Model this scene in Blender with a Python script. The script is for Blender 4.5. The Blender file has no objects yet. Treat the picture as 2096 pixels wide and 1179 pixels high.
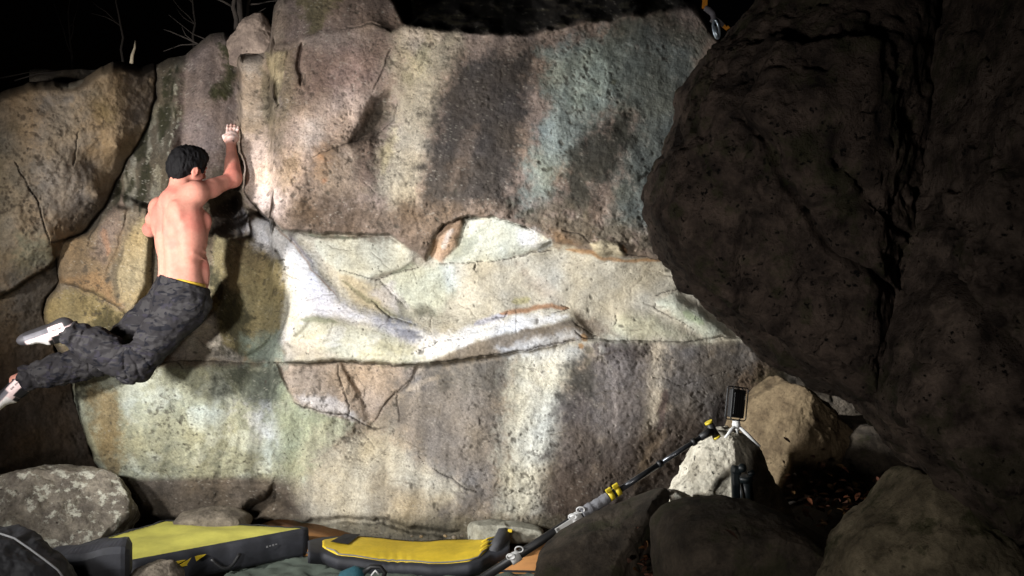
import bpy, bmesh, math, random
import numpy as np
from mathutils import Vector, Matrix

# ------------------------------------------------------------------ camera, night sky, lamps, exposure
FPX, CX, CY, CAMZ = 1815.0, 1048.0, 589.5, 1.45
scene = bpy.context.scene
col_main = scene.collection
cam_d = bpy.data.cameras.new('camera'); cam = bpy.data.objects.new('camera', cam_d)
col_main.objects.link(cam); scene.camera = cam
cam.location = (0, 0, CAMZ); cam.rotation_euler = (math.radians(90), 0, 0)
cam_d.sensor_width = 36.0; cam_d.lens = 36.0 * FPX / 2096.0
cam_d.clip_start = 0.05; cam_d.clip_end = 400

world = bpy.data.worlds.new('World'); scene.world = world; world.use_nodes = True
wn = world.node_tree; bg = wn.nodes['Background']
sky = wn.nodes.new('ShaderNodeTexSky'); sky.sky_type = 'NISHITA'; sky.sun_disc = False
sky.sun_elevation = math.radians(-4); sky.sun_rotation = math.radians(120)
wn.links.new(sky.outputs[0], bg.inputs[0]); bg.inputs[1].default_value = 0.02

KEY_POS = Vector((-3.15, 2.45, 1.60)); KEY_AIM = Vector((-0.75, 5.2, 1.75)); KEY_W = 900.0
SIDE_POS = Vector((-3.15, 2.50, 1.30)); SIDE_AIM = Vector((0.95, 5.0, 1.30)); SIDE_W = 1180.0
FRONT_POS = Vector((-2.05, 1.25, 1.35)); FRONT_AIM = Vector((-0.85, 5.2, 1.65)); FRONT_W = 560.0
FILL_POS = Vector((-0.75, 0.15, 0.85)); FILL_AIM = Vector((-0.2, 5.3, 1.5)); FILL_W = 135.0
vs = scene.view_settings
vs.view_transform = 'Standard'; vs.look = 'None'; vs.exposure = 0.0; vs.gamma = 1.0
vs.use_curve_mapping = False

rng = np.random.default_rng(7)
random.seed(7)

# ------------------------------------------------------------------ helpers
def P(px, py, Y):
    """point in metres of a place measured on the survey photograph at distance Y"""
    return Vector(((px - CX) / FPX * Y, Y, CAMZ - (py - CY) / FPX * Y))

def lin(r, g, b, k=1.0):
    f = lambda c: ((c/255.0)/12.92 if c/255.0 <= 0.04045 else ((c/255.0+0.055)/1.055)**2.4)
    return np.array([f(r)*k, f(g)*k, f(b)*k], dtype=np.float32)

def sstep(a, b, x):
    t = np.clip((x - a) / (b - a), 0, 1)
    return t*t*(3-2*t)

def vnoise2(x, y, seed=0):
    r = np.random.default_rng(seed); N = 256
    t = r.random((N, N), dtype=np.float32)*2-1
    xi = np.floor(x).astype(np.int64); yi = np.floor(y).astype(np.int64)
    fx = (x-xi).astype(np.float32); fy = (y-yi).astype(np.float32)
    fx = fx*fx*fx*(fx*(fx*6-15)+10); fy = fy*fy*fy*(fy*(fy*6-15)+10)
    x0 = xi % N; x1 = (xi+1) % N; y0 = yi % N; y1 = (yi+1) % N
    a = t[y0, x0]; b = t[y0, x1]; c = t[y1, x0]; d = t[y1, x1]
    return (a*(1-fx)+b*fx)*(1-fy) + (c*(1-fx)+d*fx)*fy

def fbm2(x, y, sc, oct=4, seed=0, gain=0.5):
    s = 0; a = 1.0; n = 0
    ca, sa = math.cos(0.6), math.sin(0.6)
    u, v = x/sc, y/sc
    for i in range(oct):
        s = s + a*vnoise2(u, v, seed*31+i); n += a; a *= gain
        u, v = (u*ca - v*sa)*2.03+13.1, (u*sa + v*ca)*2.03+7.7
    return s/n*1.5

def vnoise3(x, y, z, seed=0):
    r = np.random.default_rng(seed); N = 64
    t = r.random((N, N, N), dtype=np.float32)*2-1
    xi = np.floor(x).astype(np.int64); yi = np.floor(y).astype(np.int64); zi = np.floor(z).astype(np.int64)
    fx = x-xi; fy = y-yi; fz = z-zi
    fx = fx*fx*(3-2*fx); fy = fy*fy*(3-2*fy); fz = fz*fz*(3-2*fz)
    def g(i, j, k): return t[(zi+k) % N, (yi+j) % N, (xi+i) % N]
    a = (g(0,0,0)*(1-fx)+g(1,0,0)*fx)*(1-fy) + (g(0,1,0)*(1-fx)+g(1,1,0)*fx)*fy
    b = (g(0,0,1)*(1-fx)+g(1,0,1)*fx)*(1-fy) + (g(0,1,1)*(1-fx)+g(1,1,1)*fx)*fy
    return a*(1-fz)+b*fz

def fbm3(p, sc, oct=4, seed=0, gain=0.5):
    s = 0; a = 1.0; n = 0; q = p/sc
    for i in range(oct):
        s = s + a*vnoise3(q[:,0], q[:,1], q[:,2], seed*17+i); n += a; a *= gain
        q = q*2.07 + np.array([3.1, 7.7, 1.9])
    return s/n*1.5

def seg_dist(X, Y, a, b):
    ax, ay = a; bx, by = b; dx, dy = bx-ax, by-ay
    L = dx*dx+dy*dy+1e-9
    t = np.clip(((X-ax)*dx+(Y-ay)*dy)/L, 0, 1)
    return np.hypot(X-(ax+t*dx), Y-(ay+t*dy)), t

def poly_sd(X, Y, pts):
    """signed distance, negative inside"""
    d = np.full(X.shape, 1e9, np.float32); ins = np.zeros(X.shape, bool)
    n = len(pts)
    for i in range(n):
        a, b = pts[i], pts[(i+1) % n]
        dd, _ = seg_dist(X, Y, a, b); d = np.minimum(d, dd)
        if a[1] != b[1]:
            c = ((a[1] > Y) != (b[1] > Y)) & (X < (b[0]-a[0])*(Y-a[1])/(b[1]-a[1])+a[0])
            ins ^= c
    return np.where(ins, -d, d)

class Face:
    """a rock face as a grid of surveyed columns and rows: protrusion (m) and colour fields"""
    def __init__(s, PX, PY, seed=0):
        s.PX, s.PY = PX.astype(np.float32), PY.astype(np.float32)
        s.wx = s.PX + 9*fbm2(s.PX, s.PY, 60, 4, seed+1, .6)
        s.wy = s.PY + 9*fbm2(s.PX, s.PY, 60, 4, seed+2, .6)
        s.ex = s.PX + 3*fbm2(s.PX, s.PY, 22, 3, seed+3)
        s.ey = s.PY + 3*fbm2(s.PX, s.PY, 22, 3, seed+4)
        s.n1 = fbm2(s.PX, s.PY, 26, 5, seed+5, .65)
        s.n2 = fbm2(s.PX, s.PY, 7, 3, seed+6, .7)
        s.n3 = fbm2(s.PX, s.PY, 120, 4, seed+7, .55)
        s.p = np.zeros_like(s.PX); s.col = np.zeros(s.PX.shape+(3,), np.float32)
        s.rough = np.ones_like(s.PX)
    def box(s, pts, m):
        xs = [a[0] for a in pts]; ys = [a[1] for a in pts]
        M = (s.PX > min(xs)-m) & (s.PX < max(xs)+m) & (s.PY > min(ys)-m) & (s.PY < max(ys)+m)
        return M
    def poly(s, pts, soft=4, warp=1, noise=0):
        M = s.box(pts, soft*1.6+noise*2.5+40); out = np.zeros_like(s.PX)
        if not M.any(): return out
        X, Y = ((s.PX, s.PY), (s.ex, s.ey), (s.wx, s.wy))[warp]
        sd = poly_sd(X[M], Y[M], pts)
        if noise:
            sd = sd + noise*1.3*s.n1[M] + min(noise,12)*.7*s.n2[M]; soft = soft*1.6
        out[M] = 1 - sstep(-soft, soft, sd)
        return out
    def line(s, pts, w0, w1=None, soft=1.0, warp=1, taper=True):
        if w1 is None: w1 = w0
        mw = max(w0, w1)
        M = s.box(pts, mw*2+30); out = np.zeros_like(s.PX)
        if not M.any(): return out
        X, Y = ((s.PX, s.PY), (s.ex, s.ey), (s.wx, s.wy))[warp]
        X, Y = X[M], Y[M]; n = len(pts)-1; v = np.zeros(X.shape, np.float32)
        for i in range(n):
            d, t = seg_dist(X, Y, pts[i], pts[i+1])
            u = (i+t)/n; w = w0+(w1-w0)*u
            if taper: w = w*np.clip(np.minimum(u, 1-u)*6+0.35, 0, 1)
            v = np.maximum(v, 1-sstep(w*(1-soft*0.7), w*(1+0.3*soft), d))
        out[M] = v
        return out
    def paint(s, m, c, a=1.0):
        m = (m*a)[..., None]; s.col = s.col*(1-m) + c*m
    def facet(s, m, surf): s.p = s.p*(1-m) + surf*m
    def rbf(s, pts):
        q = np.array(pts, np.float64); n = len(q)
        def phi(r): return r
        D = np.hypot(q[:,None,0]-q[None,:,0], q[:,None,1]-q[None,:,1])
        A = np.zeros((n+3, n+3)); A[:n,:n] = phi(D) + 0*np.eye(n); A[:n,n] = 1; A[:n,n+1:] = q[:,:2]
        A[n:,:n] = A[:n,n:].T
        w = np.linalg.solve(A, np.concatenate([q[:,2], np.zeros(3)]))
        out = np.zeros_like(s.PX)
        for i in range(n): out += w[i]*phi(np.hypot(s.PX-q[i,0], s.PY-q[i,1])).astype(np.float32)
        return out + w[n] + w[n+1]*s.PX + w[n+2]*s.PY

def mesh_from(name, co, faces, mat, parent=None, color=None, smooth=True):
    me = bpy.data.meshes.new(name)
    co = np.asarray(co, np.float32); faces = np.asarray(faces, np.int32)
    k = faces.shape[1]
    me.vertices.add(len(co)); me.vertices.foreach_set('co', co.ravel())
    me.loops.add(faces.size); me.loops.foreach_set('vertex_index', faces.ravel())
    me.polygons.add(len(faces))
    me.polygons.foreach_set('loop_start', np.arange(len(faces), dtype=np.int32)*k)
    me.polygons.foreach_set('loop_total', np.full(len(faces), k, np.int32))
    me.polygons.foreach_set('use_smooth', np.full(len(faces), smooth, bool))
    if color is not None:
        at = me.color_attributes.new('tint', 'FLOAT_COLOR', 'POINT')
        c4 = np.ones((len(co), 4), np.float32); c4[:, :color.shape[1]] = color
        at.data.foreach_set('color', c4.ravel())
    me.update(calc_edges=True); me.validate()
    if mat: me.materials.append(mat)
    o = bpy.data.objects.new(name, me); col_main.objects.link(o)
    if parent: o.parent = parent
    return o

def tag(o, label=None, cat=None, group=None, kind=None):
    if label: o['label'] = label
    if cat: o['category'] = cat
    if group: o['group'] = group
    if kind: o['kind'] = kind
    return o

def empty(name, loc):
    o = bpy.data.objects.new(name, None); col_main.objects.link(o); o.location = loc
    o.empty_display_size = 0.1
    return o

def bm_obj(name, bm, mat, parent=None, smooth=False, loc=None):
    me = bpy.data.meshes.new(name); bm.normal_update(); bm.to_mesh(me); bm.free()
    if smooth:
        for f in me.polygons: f.use_smooth = True
    if mat: me.materials.append(mat)
    o = bpy.data.objects.new(name, me); col_main.objects.link(o)
    if parent:
        o.parent = parent
        o.matrix_parent_inverse = Matrix.Translation(-Vector(parent.location))
    return o

def grid_faces(nr, nc):
    i = np.arange(nr*nc).reshape(nr, nc)
    return np.stack([i[:-1,:-1].ravel(), i[1:,:-1].ravel(), i[1:,1:].ravel(), i[:-1,1:].ravel()], 1)

# ------------------------------------------------------------------ materials
def new_mat(name):
    m = bpy.data.materials.new(name); m.use_nodes = True
    nt = m.node_tree; b = nt.nodes['Principled BSDF']
    return m, nt, b

def N(nt, t, **kw):
    n = nt.nodes.new(t)
    for k, v in kw.items(): setattr(n, k, v)
    return n

def rock_mat(name, tint=True, base=(.2,.18,.15), dark=(.06,.05,.045), bump=.5, grain=1.0, pit=.6, moss=0, lichen=0, lcol=(.34,.35,.24,1), llo=.52, pitlo=.54):
    m, nt, b = new_mat(name); L = nt.links
    tc = N(nt, 'ShaderNodeTexCoord')
    co = tc.outputs['Object']
    nf = N(nt, 'ShaderNodeTexNoise'); nf.inputs['Scale'].default_value = 55*grain; nf.inputs['Detail'].default_value = 6; nf.inputs['Roughness'].default_value = .7
    nm = N(nt, 'ShaderNodeTexNoise'); nm.inputs['Scale'].default_value = 9*grain; nm.inputs['Detail'].default_value = 5; nm.inputs['Roughness'].default_value = .6
    vo = N(nt, 'ShaderNodeTexVoronoi'); vo.inputs['Scale'].default_value = 34*grain; vo.inputs['Randomness'].default_value = 1
    nd = N(nt, 'ShaderNodeTexNoise'); nd.inputs['Scale'].default_value = 20*grain; nd.inputs['Detail'].default_value = 3
    for n in (nf, nm, nd): L.new(co, n.inputs['Vector'])
    wv = N(nt, 'ShaderNodeVectorMath', operation='MULTIPLY_ADD'); wv.inputs[1].default_value = (.055/grain, .055/grain, .055/grain)   # ragged, unequal holes
    L.new(nf.outputs['Color'], wv.inputs[0]); L.new(co, wv.inputs[2]); L.new(wv.outputs[0], vo.inputs['Vector'])
    # base colour
    if tint:
        at = N(nt, 'ShaderNodeVertexColor'); at.layer_name = 'tint'; base_out = at.outputs[0]
    else:
        mx = N(nt, 'ShaderNodeMix', data_type='RGBA'); rp = N(nt, 'ShaderNodeMapRange'); rp.inputs[1].default_value=.35; rp.inputs[2].default_value=.65
        L.new(nm.outputs[0], rp.inputs[0]); L.new(rp.outputs[0], mx.inputs['Factor'])
        mx.inputs['A'].default_value = (*dark, 1); mx.inputs['B'].default_value = (*base, 1); base_out = mx.outputs['Result']
    g = N(nt, 'ShaderNodeMapRange'); g.inputs[1].default_value=.3; g.inputs[2].default_value=.72; g.inputs[3].default_value=.72; g.inputs[4].default_value=1.28
    L.new(nf.outputs[0], g.inputs[0])
    mul = N(nt, 'ShaderNodeVectorMath', operation='SCALE'); L.new(base_out, mul.inputs[0]); L.new(g.outputs[0], mul.inputs['Scale'])
    # pits: small dark holes where noise allows
    pm = N(nt, 'ShaderNodeMapRange'); pm.inputs[1].default_value=.14; pm.inputs[2].default_value=.26; pm.inputs[3].default_value=1; pm.inputs[4].default_value=0
    L.new(vo.outputs['Distance'], pm.inputs[0])
    pk = N(nt, 'ShaderNodeMapRange'); pk.inputs[1].default_value=pitlo; pk.inputs[2].default_value=pitlo+.08
    L.new(nd.outputs[0], pk.inputs[0])
    pmul = N(nt, 'ShaderNodeMath', operation='MULTIPLY'); L.new(pm.outputs[0], pmul.inputs[0]); L.new(pk.outputs[0], pmul.inputs[1])
    last = mul.outputs[0]
    pc = N(nt, 'ShaderNodeMath', operation='MULTIPLY'); pc.inputs[1].default_value = pit; L.new(pmul.outputs[0], pc.inputs[0])
    mix = N(nt, 'ShaderNodeMix', data_type='RGBA'); L.new(pc.outputs[0], mix.inputs['Factor']); L.new(last, mix.inputs['A']); mix.inputs['B'].default_value = (.045,.04,.033,1) if pitlo > .5 else (.006,.005,.004,1)
    last = mix.outputs['Result']
    for amt, colr, sc, lo in ((moss, (.032,.038,.012,1), 5.5, .53), (lichen, lcol, 13.0, llo)):
        if amt:
            mo = N(nt, 'ShaderNodeTexNoise'); mo.inputs['Scale'].default_value = sc; mo.inputs['Detail'].default_value = 7; mo.inputs['Roughness'].default_value=.7
            L.new(co, mo.inputs['Vector'])
            mr = N(nt, 'ShaderNodeMapRange'); mr.inputs[1].default_value=lo; mr.inputs[2].default_value=lo+.07; mr.inputs[4].default_value=amt
            L.new(mo.outputs[0], mr.inputs[0])
            mm = N(nt, 'ShaderNodeMix', data_type='RGBA'); L.new(mr.outputs[0], mm.inputs['Factor']); L.new(last, mm.inputs['A']); mm.inputs['B'].default_value = colr
            last = mm.outputs['Result']
    L.new(last, b.inputs['Base Color'])
    b.inputs['Roughness'].default_value = .88; b.inputs['Specular IOR Level'].default_value = .25
    # fine relief
    h = N(nt, 'ShaderNodeMath', operation='MULTIPLY_ADD'); h.inputs[1].default_value = .6
    L.new(nf.outputs[0], h.inputs[0])
    hm = N(nt, 'ShaderNodeMath', operation='MULTIPLY'); hm.inputs[1].default_value = .35; L.new(nm.outputs[0], hm.inputs[0]); L.new(hm.outputs[0], h.inputs[2])
    hs = N(nt, 'ShaderNodeMath', operation='SUBTRACT'); L.new(h.outputs[0], hs.inputs[0]); L.new(pmul.outputs[0], hs.inputs[1])
    bp = N(nt, 'ShaderNodeBump'); bp.inputs['Strength'].default_value = bump; bp.inputs['Distance'].default_value = .02
    L.new(hs.outputs[0], bp.inputs['Height']); L.new(bp.outputs[0], b.inputs['Normal'])
    return m

def simple_mat(name, c, rough=.7, metal=0, noise=0, nscale=30, bump=0, spec=.5):
    m, nt, b = new_mat(name); L = nt.links
    b.inputs['Roughness'].default_value = rough; b.inputs['Metallic'].default_value = metal
    b.inputs['Specular IOR Level'].default_value = spec
    tc = N(nt, 'ShaderNodeTexCoord'); n = N(nt, 'ShaderNodeTexNoise'); n.inputs['Scale'].default_value = nscale; n.inputs['Detail'].default_value = 6; n.inputs['Roughness'].default_value = .65
    L.new(tc.outputs['Object'], n.inputs['Vector'])
    r = N(nt, 'ShaderNodeMapRange'); r.inputs[1].default_value=.3; r.inputs[2].default_value=.7; r.inputs[3].default_value=1-noise; r.inputs[4].default_value=1+noise
    L.new(n.outputs[0], r.inputs[0])
    s = N(nt, 'ShaderNodeVectorMath', operation='SCALE'); s.inputs[0].default_value = tuple(float(x) for x in c[:3]); L.new(r.outputs[0], s.inputs['Scale'])
    L.new(s.outputs[0], b.inputs['Base Color'])
    if bump:
        bp = N(nt, 'ShaderNodeBump'); bp.inputs['Strength'].default_value = bump; bp.inputs['Distance'].default_value=.01
        L.new(n.outputs[0], bp.inputs['Height']); L.new(bp.outputs[0], b.inputs['Normal'])
    return m
# ------------------------------------------------------------------ the climbed boulder
K = 0.62     # surface colours under the lamps, relative to how bright they read in the photograph
def c3(r, g, b, k=1.0):
    v = lin(r, g, b, K*k); q = min(1, max(0, (r+g+b-420)/200)); sat = .84*(1-q)+.66*q; return (v*sat + v.mean()*(1-sat)).astype(np.float32)
YW = 5.4
M_wall = rock_mat('climbed_boulder_rock', bump=.6, grain=1.25, pit=.6)

def top_curve(px):
    kx = [-400, 300, 322, 350, 380, 400, 430, 460, 486, 496, 540, 552, 560, 580, 640, 760, 900, 1150, 1330, 1400, 1430, 1452, 1480, 1560, 1640, 1800]
    ky = [150, 140, 128, 116, 112, 92, 70, 66, 78, 108, 108, 95, 18, -18, -42, -60, -75, -62, -40, -12, 15, 50, 82, 150, 240, 420]
    return np.interp(px, kx, ky)

def build_main():
    pxs = np.arange(60, 1790, 2.08); nC = len(pxs)
    tc = top_curve(pxs) + 3*fbm2(pxs, pxs*0, 40, 2, 91)
    nR = 600
    u = np.linspace(0, 1, nR)[:, None]
    PX = np.repeat(pxs[None, :], nR, 0); PY = tc[None, :] + (1185 - tc[None, :])*u
    F = Face(PX, PY, 11)
    X, Y = F.PX, F.PY
    # ---------- large form, protrusion towards the camera in metres
    C_ = F.rbf([(140,740,.0),(200,760,.18),(300,760,.24),(450,760,.22),(560,750,.20),(200,900,.22),(330,880,.34),(450,900,.36),(560,900,.30),
                (230,1000,.18),(330,1040,.20),(450,1060,.22),(600,1040,.30),(640,880,.27),(640,800,.22),(740,800,.16),(760,870,.10),(820,790,.16),(850,880,.28),
                (700,1000,.40),(820,1050,.46),(960,1060,.48),(960,900,.34),(960,780,.22),(1100,760,.20),(1100,1050,.46),(1250,720,.16),(1250,900,.27),(1250,1050,.34),
                (1400,720,.10),(1420,900,.06),(1400,1050,.10),(1560,720,-.05),(1560,900,-.2),(1650,1100,-.3),(1780,700,-.4),(600,1150,.3),(1000,1150,.46),(1400,1150,.1)])
    F.p = C_.copy()
    # left, behind the climber: pillars and facets
    D_ = F.rbf([(140,420,-.15),(240,420,-.06),(330,400,-.02),(330,560,.0),(240,560,.10),(180,560,.12),(130,600,.1),(140,700,.1),(240,660,.14),(330,700,.12),
                (420,420,-.36),(475,425,-.5),(430,520,.02),(460,600,.08),(540,560,.12),(590,560,.16),(570,680,.16),(470,700,.14),(420,740,.16),(330,745,.16),(560,745,.16),(200,745,.12)])
    mD = F.poly([(0,300),(500,300),(520,400),(600,500),(600,640),(585,742),(330,744),(60,750)], 12, 2)
    F.facet(mD, D_)
    # facets of the left pillars
    def fac(pts, ctrl, soft=5, warp=1, a=1.0):
        F.facet(F.poly(pts, soft, warp)*a, F.rbf(ctrl))
    fac([(115,500),(170,480),(240,420),(262,430),(235,520),(200,600),(125,575)], [(115,520,.02),(180,500,.12),(245,430,.06),(235,520,.16),(200,590,.2),(125,570,.14)], 4)
    fac([(235,520),(262,430),(300,400),(310,480),(300,590),(270,650),(200,600)], [(235,520,.17),(262,430,.07),(300,420,.02),(308,500,.10),(290,600,.18),(250,640,.22),(200,600,.2)], 4)
    fac([(125,578),(200,602),(270,652),(210,690),(150,720),(90,640)], [(125,578,.07),(200,602,.12),(270,652,.12),(210,690,.2),(150,700,.18),(90,640,.1)], 4)
    fac([(310,450),(345,440),(420,560),(470,640),(450,720),(330,690),(310,600)], [(310,450,-.06),(345,440,-.1),(420,560,.05),(470,640,.12),(440,715,.16),(330,690,.12),(310,600,.03)], 5)
    # rounded dark nose right of the climber
    fac([(440,480),(520,490),(565,505),(590,560),(588,640),(560,690),(500,730),(450,700),(430,600)], [(440,490,.0),(520,492,.1),(565,510,.16),(588,560,.15),(585,640,.16),(560,690,.18),(500,600,.27),(500,720,.2),(440,600,.1),(450,700,.18)], 5)
    # mossy column left of the arete
    E_ = F.rbf([(320,130,-.30),(370,110,-.26),(430,75,-.26),(486,80,-.3),(500,200,-.24),(420,200,-.10),(370,220,-.2),(300,260,-.22),(250,340,-.2),(320,340,-.10),(420,320,-.16),(480,320,-.3),(490,390,-.46),(400,420,-.26),(300,440,-.1),(220,420,-.12)])
    F.facet(F.poly([(300,60),(500,40),(510,120),(496,220),(500,390),(440,430),(340,440),(250,400),(180,480),(140,480),(140,380)], 6), E_)
    fac([(362,130),(395,100),(372,260),(352,420),(330,440),(345,300)], [(362,130,-.2),(395,100,-.2),(372,260,-.16),(345,300,-.05),(352,420,-.14),(330,440,-.06)], 5)
    # pale band under the overhang
    B_ = F.rbf([(520,440,.0),(600,480,.05),(700,480,.04),(850,490,.05),(560,520,.11),(620,520,.09),(700,540,.07),(800,540,.06),(650,600,.17),(720,610,.14),(800,610,.07),(900,620,.08),
                (760,650,.24),(850,680,.27),(930,690,.26),(900,560,.08),(1000,560,.09),(1100,560,.09),(1000,630,.12),(1060,640,.15),(1150,635,.12),(1100,520,.09),(1250,540,.08),(1400,560,-.04),
                (1250,640,.06),(1400,640,.03),(1500,680,-.05),(1250,690,.10),(1400,695,.06),(610,640,.26),(600,690,.26),(1150,690,.14),(1000,690,.2)])
    mB = F.poly([(505,430),(560,455),(640,465),(760,462),(1000,430),(1200,470),(1440,520),(1600,700),(1540,702),(1240,697),(1190,694),(990,730),(880,745),(760,742),(690,738),(585,742),(575,690),(590,640),(598,560),(570,508),(520,492)], 4)
    F.facet(mB, B_)
    # chalked rail running down and right
    fac([(520,440),(560,452),(610,500),(655,565),(700,620),(770,648),(860,672),(880,700),(780,690),(700,665),(610,650),(600,570),(570,510),(515,490)],
        [(520,450,.04),(560,460,.08),(610,510,.13),(655,570,.18),(700,622,.21),(770,648,.24),(860,675,.26),(600,570,.18),(570,515,.14),(520,488,.06),(610,645,.27),(700,660,.28),(780,690,.29),(640,600,.21)], 7)
    # cream panels under the roof
    fac([(640,492),(720,482),(790,486),(850,515),(848,536),(800,556),(745,572),(690,560),(655,520)], [(640,492,.05),(790,486,.05),(850,520,.10),(745,568,.15),(690,555,.14),(720,510,.09)], 3)
    fac([(690,560),(745,573),(780,575),(830,625),(850,655),(770,645),(700,618)], [(690,560,.13),(745,573,.12),(780,580,.09),(830,625,.09),(850,655,.15),(770,645,.17),(700,618,.18)], 4)
    fac([(785,575),(850,540),(905,540),(930,600),(900,650),(830,625)], [(785,575,.12),(850,540,.09),(905,540,.09),(930,600,.08),(900,650,.12),(830,625,.10)], 4)
    fac([(930,600),(905,540),(975,540),(985,590),(960,640),(900,650)], [(930,600,.05),(905,540,.09),(975,540,.10),(985,590,.11),(960,640,.14),(900,650,.13)], 5)
    fac([(985,590),(975,545),(1080,548),(1130,600),(1100,625),(1040,640),(960,650)], [(985,590,.10),(975,545,.07),(1080,548,.05),(1130,600,.06),(1100,625,.05),(1040,640,.14),(960,650,.15)], 6)
    # prow with undercut lower edge
    fac([(578,700),(600,655),(640,645),(720,660),(800,672),(890,700),(1000,672),(1100,652),(1175,640),(1210,690),(1100,712),(990,730),(880,742),(850,748),(760,743),(690,738),(620,722)],
        [(578,700,.22),(600,655,.30),(640,650,.31),(720,662,.30),(800,680,.29),(890,706,.30),(1000,676,.24),(1100,655,.19),(1175,642,.15),(1210,690,.19),(1100,708,.26),(990,726,.32),(880,738,.37),(760,738,.37),(690,733,.33),(620,718,.27),(660,690,.36),(780,715,.38)], 4)
    # lower lens of the prow
    fac([(880,742),(960,700),(1080,668),(1170,655),(1212,690),(1100,715),(990,733)], [(880,742,.36),(960,700,.31),(1080,668,.24),(1170,655,.18),(1212,690,.16),(1100,715,.24),(990,733,.31)], 3)
    # upper, overhanging block
    A_ = F.rbf([(490,108,-.04),(545,104,-.03),(600,90,-.02),(700,62,.0),(800,60,.0),(500,200,.12),(500,300,.18),(502,375,.27),(560,200,.17),(640,150,.12),(740,130,.12),(640,270,.27),(560,345,.40),(540,425,.39),
                (580,470,.27),(700,470,.27),(660,370,.36),(760,380,.36),(780,230,.12),(800,280,.17),(850,120,.15),(880,300,.32),(960,430,.36),(870,520,.22),(950,250,.25),(960,120,.10),(1100,110,.07),
                (1100,300,.26),(1100,440,.28),(1250,120,.02),(1250,300,.18),(1250,480,.2),(1400,200,-.04),(1400,400,.05),(1400,530,.03),(1560,300,-.2),(1560,600,-.2),(1700,500,-.4)])
    mA = F.poly(EDGE_A := [(489,120),(500,104),(540,100),(552,90),(560,-200),(1800,-200),(1800,700),(1600,640),(1440,548),(1390,537),(1300,527),(1255,520),(1210,520),(1170,505),(1130,495),(1075,462),(1010,444),(950,447),(905,460),(890,485),(870,534),(850,515),(800,482),(720,478),(640,475),(580,470),(530,432),(497,388),(503,340),(488,300),(492,200)], 3.5)
    F.facet(mA, A_)
    F.p -= .22*F.poly([(476,298),(489,296),(503,340),(501,372),(494,388),(478,388)], 3)
    F.p -= .2*F.poly([(425,380),(478,384),(497,392),(525,428),(512,442),(480,446),(440,432)], 7)
    # arete flake and groove
    fac([(540,106),(586,104),(578,160),(568,216),(550,150)], [(540,106,-.03),(586,104,.03),(578,160,.08),(568,216,.13),(550,150,.06)], 2)
    F.p -= .06*F.line([(616,88),(612,130),(615,172)], 5, 4) 
    # top: moss shelf rolling back, and a shouldered block at its left
    T_ = F.rbf([(560,90,-.08),(640,70,-.03),(760,48,-.02),(800,62,-.06),(560,0,-.22),(700,-20,-.18),(800,0,-.22)])
    F.facet(F.poly([(552,98),(600,84),(640,72),(700,60),(770,48),(800,64),(850,40),(820,-100),(540,-100)], 4), T_)
    shelf = F.poly([(800,-20),(836,50),(880,60),(960,68),(1060,76),(1150,62),(1250,44),(1350,24),(1440,6),(1440,-200),(780,-200)], 6)
    lowY = np.interp(X, [800,840,960,1060,1150,1250,1350,1440], [40,55,68,76,62,44,24,6])
    lowY = lowY + 9*fbm2(X, X*0, 80, 2, 97, .5) + 5*fbm2(X, Y*2, 30, 3, 98)
    F.p = F.p - shelf*np.clip((lowY - Y)*.0125, -.05, 1.6)
    # scoop under the diagonal crack
    F.p -= .09*F.poly([(800,190),(812,205),(806,245),(772,276),(722,290),(745,250),(765,205)], 12)
    F.p += .02*F.poly([(640,312),(690,292),(722,290),(772,276),(760,300),(700,320),(660,330)], 8)
    # flake windows in the roof edge
    fac([(888,525),(893,480),(910,458),(948,449),(945,480),(935,500),(905,535)], [(888,525,.15),(893,480,.21),(910,458,.25),(948,449,.22),(935,500,.17),(905,535,.11)], 3)
    fac([(948,449),(1010,444),(1062,458),(1110,478),(1128,490),(1085,515),(1040,530),(975,537),(910,538),(945,490)], [(948,449,.17),(1010,444,.22),(1062,458,.23),(1128,490,.2),(1085,515,.15),(1040,530,.12),(975,537,.10),(910,538,.09),(945,490,.12)], 3)
    F.p += .05*F.poly([(1208,500),(1240,494),(1270,500),(1278,516),(1262,526),(1220,524)], 6)
    F.p += .07*F.poly([(1345,620),(1380,606),(1440,640),(1500,690),(1460,690),(1400,660),(1360,640)], 8)
    F.p += .03*F.poly([(1270,640),(1340,650),(1420,690),(1260,690)], 14)
    # left lower bulge edge and its undercut
    xl = np.interp(Y, [60,128,200,262,338,424,478,500,545,578,610,640,700,770,840,890,935,975,1010,1058,1200], [322,321,319,300,256,214,170,108,118,122,96,88,106,146,160,176,192,215,226,262,275])
    F.p -= (.3+.6*sstep(560,640,Y))*(1-sstep(-3, 1, F.ex - xl))
    F.p -= .25*F.poly([(0,1058),(330,1064),(480,1068),(600,1070),(640,1085),(660,1250),(0,1250)], 8)
    # base steps
    F.p += .04*F.poly([(380,985),(560,990),(545,1020),(500,1045),(470,1060),(380,1060)], 5)
    F.p -= .10*F.poly([(500,1042),(560,1005),(600,1040),(600,1068),(520,1068)], 8, 2)
    F.p -= .06*F.line([(600,1070),(720,1066),(850,1080),(940,1092)], 9, 7, warp=2)
    fac([(565,745),(690,742),(730,800),(750,865),(660,848),(600,822)], [(565,745,.14),(690,742,.16),(730,800,.18),(750,865,.12),(660,848,.26),(600,822,.24)], 3)
    fac([(690,742),(850,750),(840,785),(790,825),(757,868),(735,800)], [(690,742,.13),(850,750,.19),(840,785,.2),(790,825,.18),(757,868,.1),(735,800,.13)], 3)
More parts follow.
